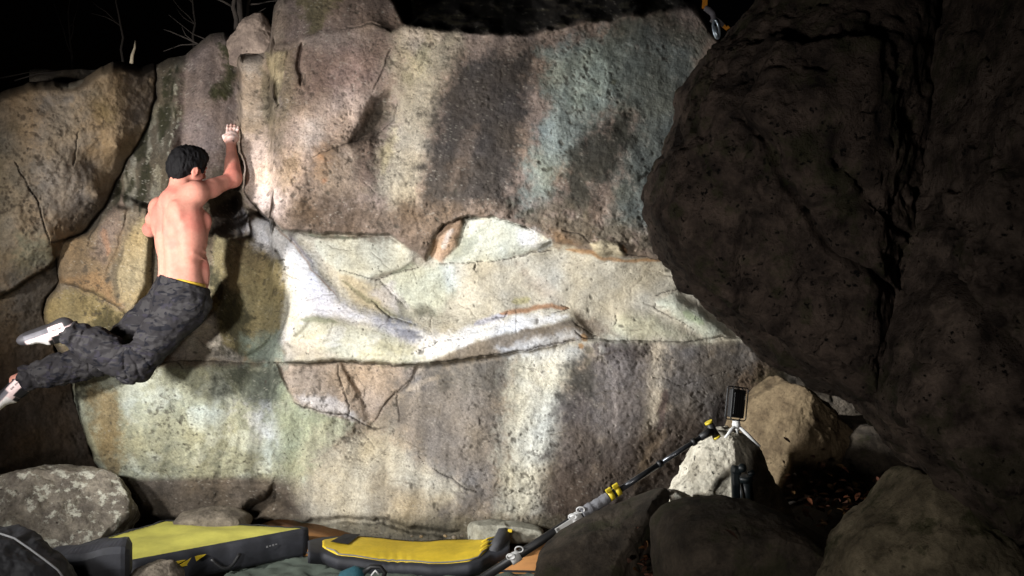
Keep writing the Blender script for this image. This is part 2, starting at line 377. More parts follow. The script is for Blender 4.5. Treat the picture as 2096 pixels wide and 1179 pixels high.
    # the sheltered band is worn smooth: even out its steps
    def blur(a, r, it=3):
        for _ in range(it):
            for ax in (0, 1):
                c_ = np.cumsum(np.concatenate([np.repeat(np.take(a,[0],ax), r+1, ax), a, np.repeat(np.take(a,[-1],ax), r, ax)], ax), ax, dtype=np.float64)
                a = ((np.take(c_, np.arange(2*r+1, c_.shape[ax]), ax) - np.take(c_, np.arange(0, c_.shape[ax]-2*r-1), ax))/(2*r+1)).astype(np.float32)
        return a
    bandm = F.poly([(515,440),(560,462),(640,488),(850,500),(900,470),(1000,450),(1120,492),(1430,545),(1540,690),(1240,690),(990,722),(860,738),(690,728),(600,730),(590,640),(598,560),(570,508)], 8)
    F.p = F.p*(1-bandm*.75) + blur(F.p, 4)*bandm*.75
    lipE = np.exp(-(poly_sd(X, Y, EDGE_A)/14.0)**2); F.p = F.p*(.45+.5*lipE) + blur(F.p, 2, 2)*(.55-.5*lipE)
    # ---------- cracks
    cr = np.zeros_like(X)
    for pts, w in (([(802,98),(790,128),(778,160),(764,188)],2.2), ([(812,205),(806,245),(772,276),(722,290),(660,312),(640,322)],2.2),
                   ([(700,60),(760,50),(792,60),(800,66)],3), ([(860,546),(840,553),(805,558),(770,572),(700,556)],1.8), ([(775,570),(800,600),(832,628)],1.5),
                   ([(760,618),(800,650),(850,664)],2.5), ([(548,743),(620,742),(692,741),(720,746),(800,748),(852,748)],3), ([(880,742),(960,734),(1050,722),(1120,706),(1188,694)],2),
                   ([(1170,672),(1190,690),(1240,696),(1300,697),(1400,698),(1480,690),(1560,702)],2.2), ([(848,720),(900,700),(960,690)],1.3),
                   ([(690,750),(700,790),(712,830),(716,850)],2.2), ([(600,823),(660,846),(716,852),(760,874),(800,874)],2.8), ([(760,868),(790,826),(824,792),(845,778)],1.8),
                   ([(815,808),(817,840),(815,868)],2.4), ([(748,790),(742,830)],1.2), ([(975,540),(970,552)],4), ([(1060,528),(1090,516),(1130,512)],2.2), ([(900,540),(980,537),(1060,528)],1.5),
                   ([(952,452),(950,478)],1.6), ([(1130,640),(1165,632),(1150,622)],1.6), ([(1040,636),(1030,648),(1010,652)],1.3), ([(1258,640),(1262,655),(1256,668)],2),
                   ([(1345,618),(1342,630),(1360,645),(1400,662),(1425,676)],1.6), ([(1340,606),(1390,592)],1.5), ([(855,930),(870,950)],1.2), ([(880,955),(960,1002),(980,1008)],1.8),
                   ([(320,150),(319,200),(300,262),(256,338),(214,424),(180,500)],4), ([(318,440),(312,520),(310,600)],1.7), ([(325,470),(350,540),(372,590)],2.2), ([(125,578),(200,602),(272,654)],2),
                   ([(330,742),(420,738),(520,744)],2.5), ([(360,740),(372,756)],2), ([(560,1000),(545,1022),(505,1044)],2.5), ([(1330,770),(1360,776),(1400,790),(1460,770),(1540,745)],1),
                   ([(1030,1012),(1060,1006),(1085,1010),(1110,1018)],1.2), ([(1150,470),(1190,480),(1206,500)],2), ([(1280,520),(1330,528),(1400,538)],2), ([(498,112),(536,116),(541,122)],2.2),
                   ([(1170,660),(1200,676),(1225,690)],1.8), ([(745,372),(770,395)],1.2)):
        m = F.line(pts, w*.62, None, .9, 1)
        cr = np.maximum(cr, m)
    # web of finer, random hairline cracks
    rr = np.random.default_rng(5)
    fine = np.zeros_like(X)
    for i in range(70):
        x0, y0 = rr.uniform(200, 1450), rr.uniform(480, 1060); a = rr.uniform(-.6, .6) + (1.57 if rr.random() < .25 else 0)
        pts = [(x0, y0)]
        for j in range(3):
            a += rr.normal(0, .35); l = rr.uniform(8, 24); x0 += math.cos(a)*l; y0 += math.sin(a)*l; pts.append((x0, y0))
        fine = np.maximum(fine, F.line(pts, 1.1, None, .9, 1))
    cr_d = cr
    F.p -= .014*cr + .004*fine
    # ---------- natural unevenness
    pale = np.clip(F.poly([(505,430),(560,455),(640,478),(860,485),(870,534),(900,460),(1000,440),(1130,492),(1440,535),(1560,702),(1240,697),(990,730),(850,748),(690,738),(585,742),(590,640),(598,560),(570,508)], 6), 0, 1)
    rough = 1 - .62*pale
    n_big = fbm2(X, Y, 170, 3, 21); n_mid = fbm2(X, Y, 46, 4, 22, .55); n_fin = fbm2(X, Y, 12, 4, 23, .6)
    ridged = 1-np.abs(fbm2(X+F.n1*8, Y*1.4, 38, 4, 24, .55))*2
    F.p += .022*n_big + (.009*n_mid + .003*n_fin)*rough + .003*np.clip(ridged, -1, 1)*rough
    F.p += .006*fbm2(X*.55 + Y*.5, Y*1.5, 22, 4, 25, .6)*pale
    # horizontal chisel-like ripples in the rough strip under the roof lip
    lip = F.poly([(600,400),(850,400),(1100,420),(1380,440),(1390,530),(1200,510),(1075,462),(950,447),(890,480),(868,530),(800,482),(600,474)], 22)
    F.p += lip*.008*fbm2(X, Y*1.8, 14, 4, 26, .6)
    # ---------- colour of the stone, with shade painted in at a few places
    col = F
    F.col[:] = c3(150,135,116)
    B2 = lambda m, r, g, b, a=1.0: F.paint(m, c3(r, g, b), a)
    wob = lambda w=40: sstep(-.5, .5, F.n1*1.3)
    # lower wall
    B2(F.poly([(130,735),(600,735),(720,870),(640,1010),(600,1080),(130,1080)], 16, 2, 14), 160,160,132)
    B2(sstep(.05,.6,F.n1)*F.poly([(220,745),(600,745),(620,1000),(220,1000)], 30), 128,130,110, .8)
    B2(sstep(.1,.6,fbm2(X,Y,45,4,61))*F.poly([(220,745),(640,745),(640,1000),(220,1000)], 30), 186,190,170, .7)
    B2(F.poly([(180,775),(230,790),(250,880),(240,970),(215,965),(190,880)], 12, 2, 16), 152,128,82, .8)
    B2(F.line([(150,770),(162,830),(180,890),(200,945),(225,975)], 9, 6, 1, 1), 196,196,160, .85)
    B2(F.poly([(450,740),(560,745),(585,790),(560,835),(500,830),(450,790)], 16, 2, 22), 66,70,58, .88)
    B2(F.poly([(495,845),(535,832),(560,880),(570,910),(530,905),(505,880)], 14, 2, 20), 214,214,206, .75)
    B2(F.poly([(585,790),(640,835),(720,868),(690,900),(640,960),(580,960),(570,860)], 14, 2, 12), 168,174,136, .8)
    B2(F.poly([(640,870),(715,858),(700,890),(645,945),(600,955)], 8, 1, 5), 196,190,150, .7)
    B2(F.poly([(715,880),(750,880),(715,920),(660,942),(640,945)], 5, 1, 4), 140,122,98, .8)
    B2(F.poly([(565,745),(690,742),(852,748),(845,782),(757,870),(660,848),(600,822)], 5, 1), 164,144,124, .95)
    B2(F.poly([(600,808),(650,806),(700,826),(746,864),(715,856),(660,846),(610,825)], 6, 1, 5), 216,206,200, .85)
    B2(F.poly([(690,745),(735,748),(752,800),(740,850),(712,800)], 8, 1, 6), 178,156,134, .7)
    B2(F.poly([(740,880),(800,878),(850,940),(960,1000),(900,1080),(620,1085),(600,1010),(640,950)], 18, 2, 16), 196,185,158)
    B2(F.poly([(770,980),(900,1000),(960,1060),(880,1085),(760,1060)], 18, 2, 16), 172,156,128, .7)
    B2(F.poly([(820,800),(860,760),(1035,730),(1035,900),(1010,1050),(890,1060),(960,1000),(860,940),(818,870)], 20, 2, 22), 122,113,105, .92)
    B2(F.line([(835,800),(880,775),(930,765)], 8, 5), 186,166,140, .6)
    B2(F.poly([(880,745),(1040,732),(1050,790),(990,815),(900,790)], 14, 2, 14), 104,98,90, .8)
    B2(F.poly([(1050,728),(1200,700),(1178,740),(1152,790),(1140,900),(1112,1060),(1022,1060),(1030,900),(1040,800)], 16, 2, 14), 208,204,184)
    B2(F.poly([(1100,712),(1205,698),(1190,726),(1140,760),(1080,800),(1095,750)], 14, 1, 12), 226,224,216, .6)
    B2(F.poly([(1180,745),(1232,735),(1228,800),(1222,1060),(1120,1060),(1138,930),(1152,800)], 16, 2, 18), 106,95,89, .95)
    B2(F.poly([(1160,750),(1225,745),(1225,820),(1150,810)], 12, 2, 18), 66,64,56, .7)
    B2(F.poly([(1230,705),(1335,705),(1325,800),(1300,1060),(1215,1060),(1225,850)], 14, 2, 12), 140,128,120)
    B2(F.line([(1262,750),(1258,880)], 9, 7), 176,160,148, .6)
    B2(F.poly([(1225,700),(1325,702),(1320,730),(1240,740)], 10, 2, 12), 96,84,78, .85)
    B2(F.poly([(1335,700),(1375,700),(1368,760),(1350,870),(1318,880),(1330,790)], 6, 1, 6), 196,178,150, .95)
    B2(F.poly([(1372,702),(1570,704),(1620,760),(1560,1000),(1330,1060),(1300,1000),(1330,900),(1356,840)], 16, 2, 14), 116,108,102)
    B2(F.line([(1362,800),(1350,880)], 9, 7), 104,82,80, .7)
    B2(F.poly([(1100,960),(1220,930),(1330,872),(1440,850),(1500,800),(1560,740),(1620,800),(1560,1080),(1100,1085)], 20, 2, 10), 92,76,64, .72)  # brown staining, plus the dim shading of the lower right put into the colour
    B2(F.line([(1300,1000),(1325,930),(1370,880)], 12, 8, 1, 2), 150,128,102, .5)
    B2(F.poly([(1500,770),(1560,735),(1600,740),(1560,830),(1530,830)], 10, 2, 10), 148,122,96, .7)
    B2(F.poly([(1545,760),(1600,740),(1620,800),(1560,830)], 10, 2, 14), 84,76,46, .7)
    base_brown = sstep(972, 990, Y + .02*(X-220) - 6*F.n1*0)*F.poly([(190,940),(470,950),(600,985),(640,1085),(190,1085)], 24)  # browner below a nearly level line at the left wall foot
    B2(base_brown, 86,72,63, .9)
    B2(sstep(1046,1078,Y+10*F.n1)*sstep(520,620,X), 98,92,72, .8)
    # left pillars
    B2(mD, 138,120,94)
    B2(F.poly([(115,500),(170,480),(262,425),(240,520),(200,600),(125,575)], 5, 1), 140,116,84)
    B2(F.poly([(125,575),(200,560),(235,590),(270,650),(200,604)], 8, 1, 8), 172,132,82, .8)
    B2(F.poly([(225,400),(262,390),(250,470),(215,540),(190,520)], 8, 1, 6), 138,116,100, .8)
    B2(F.line([(212,470),(222,520)], 9, 6), 176,126,88, .6)
    B2(F.poly([(240,520),(285,450),(312,450),(310,600),(262,645),(235,600)], 6, 1, 8), 182,160,112, .85)
    B2(F.line([(252,500),(235,560),(240,620)], 7, 9), 108,94,72, .7)
    B2(F.poly([(90,640),(130,590),(200,605),(262,650),(210,680),(160,720),(110,700)], 6, 1, 8), 164,144,92, .9)
    B2(F.poly([(185,635),(230,640),(250,680),(200,700),(170,690)], 8, 2, 16), 84,76,42, .8)
    B2(F.poly([(310,440),(345,440),(420,560),(470,650),(450,720),(330,690),(308,600)], 6, 1), 150,138,118, .8)
    B2(F.line([(330,470),(372,560),(400,600)], 5, 4), 182,168,150, .6)
    B2(F.poly([(385,660),(430,640),(480,690),(495,738),(340,742),(370,700)], 10, 1, 8), 184,176,166, .85)
    B2(F.poly([(440,478),(520,488),(572,508),(598,560),(590,640),(565,690),(510,732),(455,705),(430,590)], 5, 1), 150,136,94)
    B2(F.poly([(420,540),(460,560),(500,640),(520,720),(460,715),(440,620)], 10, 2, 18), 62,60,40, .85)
    B2(F.poly([(480,480),(560,500),(540,560),(470,530)], 12, 2, 16), 118,98,66, .5)
    B2(F.line([(565,505),(594,560),(588,640),(572,690)], 8, 6), 200,192,150, .7)
    B2(F.poly([(500,690),(575,680),(585,742),(505,742)], 8, 1, 8), 150,164,146, .8)
    B2(F.poly([(420,390),(490,385),(520,440),(500,492),(440,480)], 8, 1, 8), 62,53,47, .95)  # shade of the recess under the nose, painted as dark brown
    B2(F.poly([(470,440),(505,432),(520,480),(495,495)], 8, 1, 8), 132,130,136, .6)
    # mossy column
    B2(F.poly([(300,60),(500,40),(510,120),(496,220),(500,390),(440,430),(340,445),(250,400),(180,480),(140,480),(140,380)], 6), 92,82,66)
    B2(sstep(.05,.35,fbm2(X*1.5,Y*.7,40,4,63))*F.poly([(250,140),(365,130),(360,300),(345,450),(250,450)], 10), 130,124,106, .75)
    B2(sstep(-.05,.3,fbm2(X*1.6,Y*.6,46,4,64))*F.poly([(270,160),(355,150),(350,300),(330,460),(230,420)], 12), 44,42,20, .9)
    B2(F.poly([(375,115),(440,70),(486,80),(494,200),(492,330),(440,350),(400,420),(365,330),(372,220)], 8, 2, 8), 122,104,94)
    B2(F.poly([(380,240),(430,230),(440,330),(390,330)], 16, 2, 14), 146,126,118, .6)
    B2(F.poly([(455,90),(488,84),(482,150),(470,200),(440,195),(455,140)], 7, 2, 12), 54,56,20, .9)
    B2(F.line([(465,205),(450,190)], 5), 60,58,22, .7)
    for pts_, w_ in (([(345,150),(338,220),(330,290)],13),([(300,330),(296,380),(290,430)],17),([(268,370),(258,420)],10),([(360,140),(352,240)],5)):
        B2(F.line(pts_, w_, w_*.7, 1, 2)*sstep(-.5,.1,F.n1+.6*F.n2), 40,40,16, .9)
    for pts_, w_ in (([(366,160),(362,230),(350,330)],6),([(312,300),(300,330)],7),([(330,400),(318,440)],9),([(280,240),(300,200)],5)):
        B2(F.line(pts_, w_, w_*.6, 1, 2)*sstep(-.2,.3,F.n2+.4*F.n1), 168,162,140, .8)
    # band
    B2(pale, 198,188,164)
    B2(F.poly([(640,490),(780,482),(850,512),(848,538),(780,560),(745,573),(690,560),(650,515)], 4, 1), 207,203,177)
    B2(F.line([(632,480),(700,486),(760,484)], 5, 4), 86,92,74, .85)
    B2(F.line([(560,470),(640,478),(720,478),(800,480)], 3, 3), 120,122,100, .6)
    B2(F.poly([(785,575),(850,545),(905,542),(928,600),(895,650),(830,625)], 8, 1, 6), 200,200,170, .9)
    B2(F.poly([(905,545),(925,540),(936,580),(918,600)], 6, 1, 4), 216,220,204, .8)
    B2(F.poly([(690,560),(745,573),(800,610),(832,630),(770,640),(720,615)], 5, 1, 4), 204,186,146, .9)
    B2(F.poly([(760,600),(800,580),(835,628),(815,640),(780,625)], 5, 1, 5), 214,204,198, .8)
    B2(F.line([(700,575),(760,618),(800,645),(860,668)], 5, 6), 142,136,104, .8)
    B2(F.poly([(815,606),(838,636),(880,620),(892,640),(860,655),(815,640)], 5, 1, 5), 142,138,118, .85)
    B2(F.line([(850,540),(820,552),(800,560)], 7, 4), 146,150,126, .8)
    B2(F.poly([(960,545),(1390,540),(1500,690),(1240,696),(1170,650),(1100,625),(1000,640)], 14, 1, 8), 198,187,162, .9)
    B2(F.poly([(1060,545),(1110,580),(1150,620),(1100,600)], 10, 2, 8), 176,158,134, .7)
    B2(F.poly([(1270,640),(1340,650),(1420,690),(1240,692)], 8, 1, 6), 204,198,160, .8)
    B2(F.poly([(1350,622),(1380,608),(1440,640),(1490,680),(1450,690),(1400,660)], 7, 1, 5), 208,214,190, .9)
    B2(F.line([(1400,640),(1440,664)], 9, 8), 176,196,148, .7)
    B2(F.poly([(1180,640),(1230,660),(1262,690),(1212,692),(1180,668)], 8, 2, 8), 138,120,102, .8)
    # chalk on the rail and the shelf
    chalkrail = F.poly([(512,446),(545,442),(600,490),(650,556),(700,618),(770,648),(860,676),(920,694),(1000,660),(1060,648),(1150,650),(1100,664),(1000,690),(900,722),(850,705),(780,672),(700,656),(640,650),(612,655),(600,690),(580,700),(592,600),(575,530),(520,494)], 9, 1, 6)
    B2(chalkrail, 246,242,242, .95)
    B2(F.poly([(590,560),(600,540),(612,600),(612,650),(585,690),(582,660)], 7, 1, 5), 220,212,182, .8)
    B2(F.poly([(640,560),(690,620),(760,650),(720,655),(650,640),(620,600)], 9, 1, 8), 228,226,242, .85)
    B2(F.line([(560,460),(610,510),(655,572),(690,610)], 3, 2), 190,160,140, .7)
    B2(F.line([(590,480),(640,540)], 3, 2), 176,160,170, .6)
    B2(F.poly([(740,650),(800,655),(850,690),(835,712),(780,680)], 8, 1, 8), 184,182,196, .7)
    B2(F.poly([(795,660),(840,665),(862,690),(835,705),(805,685)], 9, 2, 10), 118,122,140, .8)
    B2(F.poly([(600,655),(640,648),(700,656),(780,676),(850,710),(880,738),(760,740),(690,735),(600,712)], 7, 1, 6), 199,196,170, .9)
    B2(sstep(.0,.5,fbm2(X*.6+Y*.5,Y*1.7,26,4,66))*F.poly([(610,660),(700,665),(850,712),(860,740),(690,730),(600,706)], 8), 222,218,206, .7)
    B2(F.line([(620,655),(660,652),(690,662)], 8, 5), 150,154,124, .8)
    B2(F.line([(600,690),(625,668),(632,655)], 4, 4), 134,128,104, .7)
    B2(F.poly([(780,700),(850,716),(850,744),(760,742),(740,722)], 9, 1, 8), 198,188,140, .6)
    B2(F.poly([(578,700),(640,706),(690,733),(620,726),(585,738)], 6, 1, 4), 196,186,172, .8)
    B2(F.poly([(870,700),(1000,664),(1110,645),(1160,648),(1060,672),(960,700),(880,730),(850,720)], 6, 1, 5), 248,246,246, .95)
    B2(F.line([(970,664),(1010,652),(1040,640)], 8, 5), 178,178,200, .8)
    B2(F.line([(1024,642),(1080,632),(1130,624),(1165,632)], 7, 5, 1, 1), 172,124,84, .9)
    B2(F.line([(1050,616),(1085,610)], 9, 6), 190,180,112, .7)
    B2(F.poly([(880,742),(960,704),(1080,672),(1170,656),(1212,690),(1100,715),(990,733)], 4, 1), 136,122,106, .95)
    B2(F.poly([(1020,716),(1100,690),(1175,680),(1190,692),(1100,712),(1040,724)], 7, 1, 6), 224,222,222, .85)
    B2(F.poly([(1150,655),(1175,652),(1180,668),(1150,668)], 6), 92,84,74, .6)
    for x, y, r, cc in ((1196,690,7,(176,134,84)),(1190,706,6,(178,132,76)),(1205,715,9,(120,110,92)),(1232,716,8,(170,160,146)),(1205,738,7,(112,102,86))):
        B2(F.poly([(x-r,y-r*.6),(x,y-r),(x+r,y-r*.3),(x+r*.7,y+r*.9),(x-r*.6,y+r)], 2, 1), *cc, .9)
    # upper block
    B2(mA, 142,122,108)
    B2(F.poly([(492,112),(545,104),(562,220),(575,330),(560,420),(520,424),(497,388),(488,280)], 8, 1, 5), 178,152,122, .9)
    B2(F.poly([(496,108),(540,110),(535,150),(505,160),(494,140)], 8, 1, 6), 196,178,160, .8)
    B2(F.poly([(540,106),(586,104),(580,160),(568,216),(552,150)], 3, 1), 186,166,122, .95)
    B2(F.poly([(530,140),(552,160),(568,230),(560,300),(540,250)], 6, 2, 6), 120,106,76, .7)
    B2(F.poly([(575,110),(605,105),(600,240),(580,330),(562,330)], 8, 2, 10), 134,116,86, .7)
    B2(F.line([(616,92),(613,130),(614,172)], 5, 4), 84,68,58, .7)
    B2(F.poly([(620,110),(790,90),(770,180),(700,220),(630,200)], 26, 2, 18), 138,112,102, .85)
    B2(F.poly([(600,240),(660,200),(765,195),(745,255),(700,292),(640,320),(600,400),(575,460),(520,420),(505,350),(560,330)], 16, 2, 14), 206,174,150)
    B2(F.poly([(625,250),(650,235),(665,280),(640,312),(615,300)], 14, 2, 10), 240,212,190, .85)
    B2(F.poly([(500,290),(545,270),(590,360),(585,450),(530,428),(498,384)], 12, 2, 8), 240,204,180, .9)
    B2(F.poly([(640,310),(680,300),(690,340),(670,380),(645,360)], 8, 2, 12), 200,154,108, .6)
    B2(F.line([(662,366),(668,372)], 8), 184,116,66, .75)
    B2(F.line([(654,318),(660,326)], 7), 190,132,80, .6)
    B2(F.poly([(600,300),(615,290),(610,360),(585,390),(570,350)], 8, 2, 10), 168,140,104, .6)
    B2(F.poly([(690,300),(760,300),(740,360),(720,420),(640,400),(660,340)], 16, 2, 16), 176,152,128, .7)
    B2(F.poly([(742,250),(765,205),(800,190),(810,206),(804,245),(772,274),(722,290)], 9, 2, 8), 92,80,66, .9)
    B2(F.poly([(725,292),(775,280),(790,330),(770,380),(735,370)], 12, 2, 10), 118,96,82, .8)
    B2(F.poly([(812,70),(850,56),(935,72),(925,130),(905,190),(885,290),(862,420),(790,440),(775,380),(785,300),(812,240),(818,190),(800,120)], 18, 2, 16), 178,165,140, .95)
    B2(F.poly([(840,80),(880,75),(872,160),(845,170)], 14, 2, 14), 186,176,136, .6)
    B2(F.poly([(826,55),(860,52),(872,85),(845,110),(830,85)], 8, 1, 6), 216,196,178, .8)
    B2(F.line([(880,62),(900,80),(915,60)], 10, 8), 196,178,156, .8)
    B2(F.poly([(790,290),(815,250),(812,300),(785,350),(775,330)], 7, 1, 6), 194,176,128, .7)
    B2(F.poly([(930,125),(1110,100),(1082,200),(1068,300),(1040,425),(850,440),(872,300),(902,190)], 16, 2, 20), 72,65,60, .95)
    B2(F.poly([(945,275),(968,262),(960,330),(942,385),(922,385)], 10, 2, 10), 122,104,90, .8)
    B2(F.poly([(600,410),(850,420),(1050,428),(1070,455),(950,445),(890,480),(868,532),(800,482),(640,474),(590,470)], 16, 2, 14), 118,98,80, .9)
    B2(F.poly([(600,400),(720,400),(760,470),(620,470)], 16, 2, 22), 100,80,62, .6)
    B2(F.poly([(1115,110),(1200,75),(1300,70),(1340,170),(1240,240),(1180,325),(1120,410),(1066,440),(1085,330),(1118,220)], 18, 2, 22), 148,158,149, .95)
    B2(F.poly([(1180,110),(1260,110),(1250,170),(1190,220),(1160,200)], 24, 2, 24), 160,180,174, .7)
    B2(F.poly([(1240,60),(1440,60),(1420,300),(1380,480),(1240,480),(1260,380),(1290,240)], 22, 2, 22), 108,114,107, .95)
    B2(F.poly([(1185,285),(1290,228),(1285,300),(1230,380),(1185,432),(1142,400)], 12, 2, 24), 74,72,62, .92)
    B2(F.poly([(1060,430),(1160,420),(1240,460),(1360,470),(1390,532),(1210,505),(1080,462)], 14, 2, 20), 124,110,90, .85)
    B2(F.poly([(1130,470),(1160,480),(1180,505),(1140,500)], 8, 1, 6), 168,130,90, .7)
    B2(F.line([(1120,345),(1125,350)], 14, 10, 1, 2), 64,62,42, .7)
    B2(F.line([(1080,428),(1092,434)], 11, 8, 1, 2), 64,62,44, .8)
    B2(F.line([(1250,165),(1254,172)], 11, 8, 1, 2), 92,92,66, .7)
    B2(F.poly([(888,530),(893,480),(912,458),(948,449),(942,490),(905,537)], 4, 1), 206,166,132, .95)
    B2(F.line([(925,470),(905,510)], 8, 6), 226,210,202, .8)
    B2(F.line([(892,490),(884,528)], 6, 5), 188,138,94, .7)
    B2(F.poly([(948,449),(1010,444),(1062,458),(1128,490),(1085,515),(1040,530),(975,537),(910,538),(945,490)], 3, 1), 208,206,180, .97)
    B2(F.poly([(950,452),(1008,448),(985,462),(958,485)], 5, 1), 222,212,186, .8)
    B2(F.poly([(1060,470),(1095,472),(1120,490),(1090,508),(1062,500)], 7, 1, 5), 232,228,226, .9)
    B2(F.poly([(935,500),(985,470),(965,515),(925,532)], 6, 1, 6), 164,166,146, .8)
    B2(F.poly([(1096,500),(1125,486),(1130,500),(1100,516)], 4), 200,202,196, .8)
    B2(F.poly([(1205,500),(1240,493),(1272,500),(1280,516),(1262,527),(1218,525)], 4, 1), 198,180,140, .95)
    B2(F.line([(1160,512),(1210,518),(1240,530),(1290,534),(1370,532)], 5, 4), 180,130,70, .75)
    B2(F.line([(1275,500),(1282,516)], 5), 150,104,54, .7)
    # shouldered top block and the black moss shelf
    B2(F.poly([(552,98),(600,84),(640,72),(700,60),(770,48),(800,64),(850,40),(820,-100),(540,-100)], 5), 124,104,92, .95)
    B2(F.poly([(610,-20),(690,-20),(660,60),(625,72)], 10, 2, 18), 108,98,62, .8)
    B2(F.poly([(556,-20),(585,-20),(575,90),(558,96)], 8, 2, 8), 150,132,112, .6)
    ms = shelf*sstep(-6, 10, lowY-Y+6*F.n1)
    B2(ms, 30,26,19, .96)
    B2(sstep(.2,.55,fbm2(X*.5,Y*2.4,16,4,67,.65))*shelf, 104,96,70, .6)
    B2(F.poly([(1240,45),(1350,20),(1450,60),(1440,100),(1280,80)], 16, 2, 14), 76,76,64, .7)
    # general mottling, speckle and dark pits
    mott = .16*F.n1 + .10*F.n2 + .08*F.n3
    grain = rr.normal(0, 1, X.shape).astype(np.float32)
    F.col *= np.clip(1 + mott*(1-.55*pale) + .095*grain*(1-.45*pale), .3, 1.8)[..., None]
    warm = fbm2(X, Y, 70, 4, 68)
    F.col *= 1 + np.stack([.07*warm, .015*warm, -.09*warm], -1)
    strk = fbm2(X + .12*Y, Y*.1, 16, 3, 69)*(1-pale)
    strk2 = fbm2(X + .10*Y + 6*F.n3, Y*.06, 44, 3, 70)*(1-pale)
    F.col *= np.clip(1 + .2*strk + .2*strk2, .5, 1.5)[..., None]
    sp = rr.random(X.shape)
    light = (sp > .978)*(sstep(-.3,.3,F.n1))*(1-pale); light = np.maximum(light, np.roll(light, 1, 1)*.6)
    B2(light.astype(np.float32), 205,196,176, .36)
    B2(((sp < .035)*(1-.7*pale)).astype(np.float32), 40,34,28, .32)
    # larger dark inclusions, elongated
    inc = np.zeros_like(X)
    for i in range(420):
        x0, y0 = rr.uniform(160, 1440), rr.uniform(80, 1060)
        r = rr.uniform(1.3, 2.6) if i > 40 else rr.uniform(3, 5.5)
        M = (np.abs(X-x0) < 14) & (np.abs(Y-y0) < 14)
        a = rr.uniform(0, 3.14); dx = X[M]-x0; dy = Y[M]-y0
        q = np.hypot((dx*math.cos(a)+dy*math.sin(a))/1.5, (-dx*math.sin(a)+dy*math.cos(a))*1.2)
        inc[M] = np.maximum(inc[M], 1-sstep(r*.6, r*1.2, q))
    B2(inc, 74,68,56, .72)
    pz = sstep(.34,.62,fbm2(X*.8+Y*.6,Y*.8-X*.6,10,3,71,.7))*sstep(-.1,.4,fbm2(X,Y,90,3,72))*(1-.85*pale)
    B2(pz, 66,58,48, .6)
    F.p -= .006*inc + .006*pz
    B2(np.clip(cr, 0, 1), 56,46,36, .75)
    B2(np.clip(fine, 0, 1), 96,84,66, .5)
    # ---------- to metres, with the crest rolling over and a deep body behind
    Yd = YW - F.p
    # roll the crest edge back a little
    crest = 1-np.clip((PY - tc[None,:])/26.0, 0, 1)
    Yd = Yd + .16*crest**2.2
    co = np.stack([(PX-CX)/FPX*Yd, Yd, CAMZ-(PY-CY)/FPX*Yd], -1).astype(np.float32)
    # crest slab rows going back, then down
    ext = []
    for dy, dz in ((.12,.0),(.3,-.01),(.6,-.05),(1.0,-.15),(1.6,-.4),(2.2,-1.2),(2.4,-3.2)):
        e = co[0].copy(); e[:,1] += dy; e[:,2] += dz + .03*fbm2(pxs, pxs*0+dy*50, 60, 3, 95); ext.append(e)
    co2 = np.concatenate([np.stack(ext[::-1]), co], 0)
    cl = np.concatenate([np.repeat(F.col[:1]*.5, len(ext), 0), F.col], 0)
    # side flank at left: go back
    L_ = co2[:, :1].copy(); L_[..., 1] += 1.2; L_[..., 0] += .25
    co2 = np.concatenate([L_, co2], 1); cl = np.concatenate([cl[:, :1], cl], 1)
    o = mesh_from('climbed_boulder', co2.reshape(-1,3), grid_faces(co2.shape[0], co2.shape[1]), M_wall, color=cl.reshape(-1,3))
    tag(o, 'huge pale boulder with dark vertical streaks and chalked band, climbed by the bare-backed person', 'boulder')
    return F

FM = build_main()

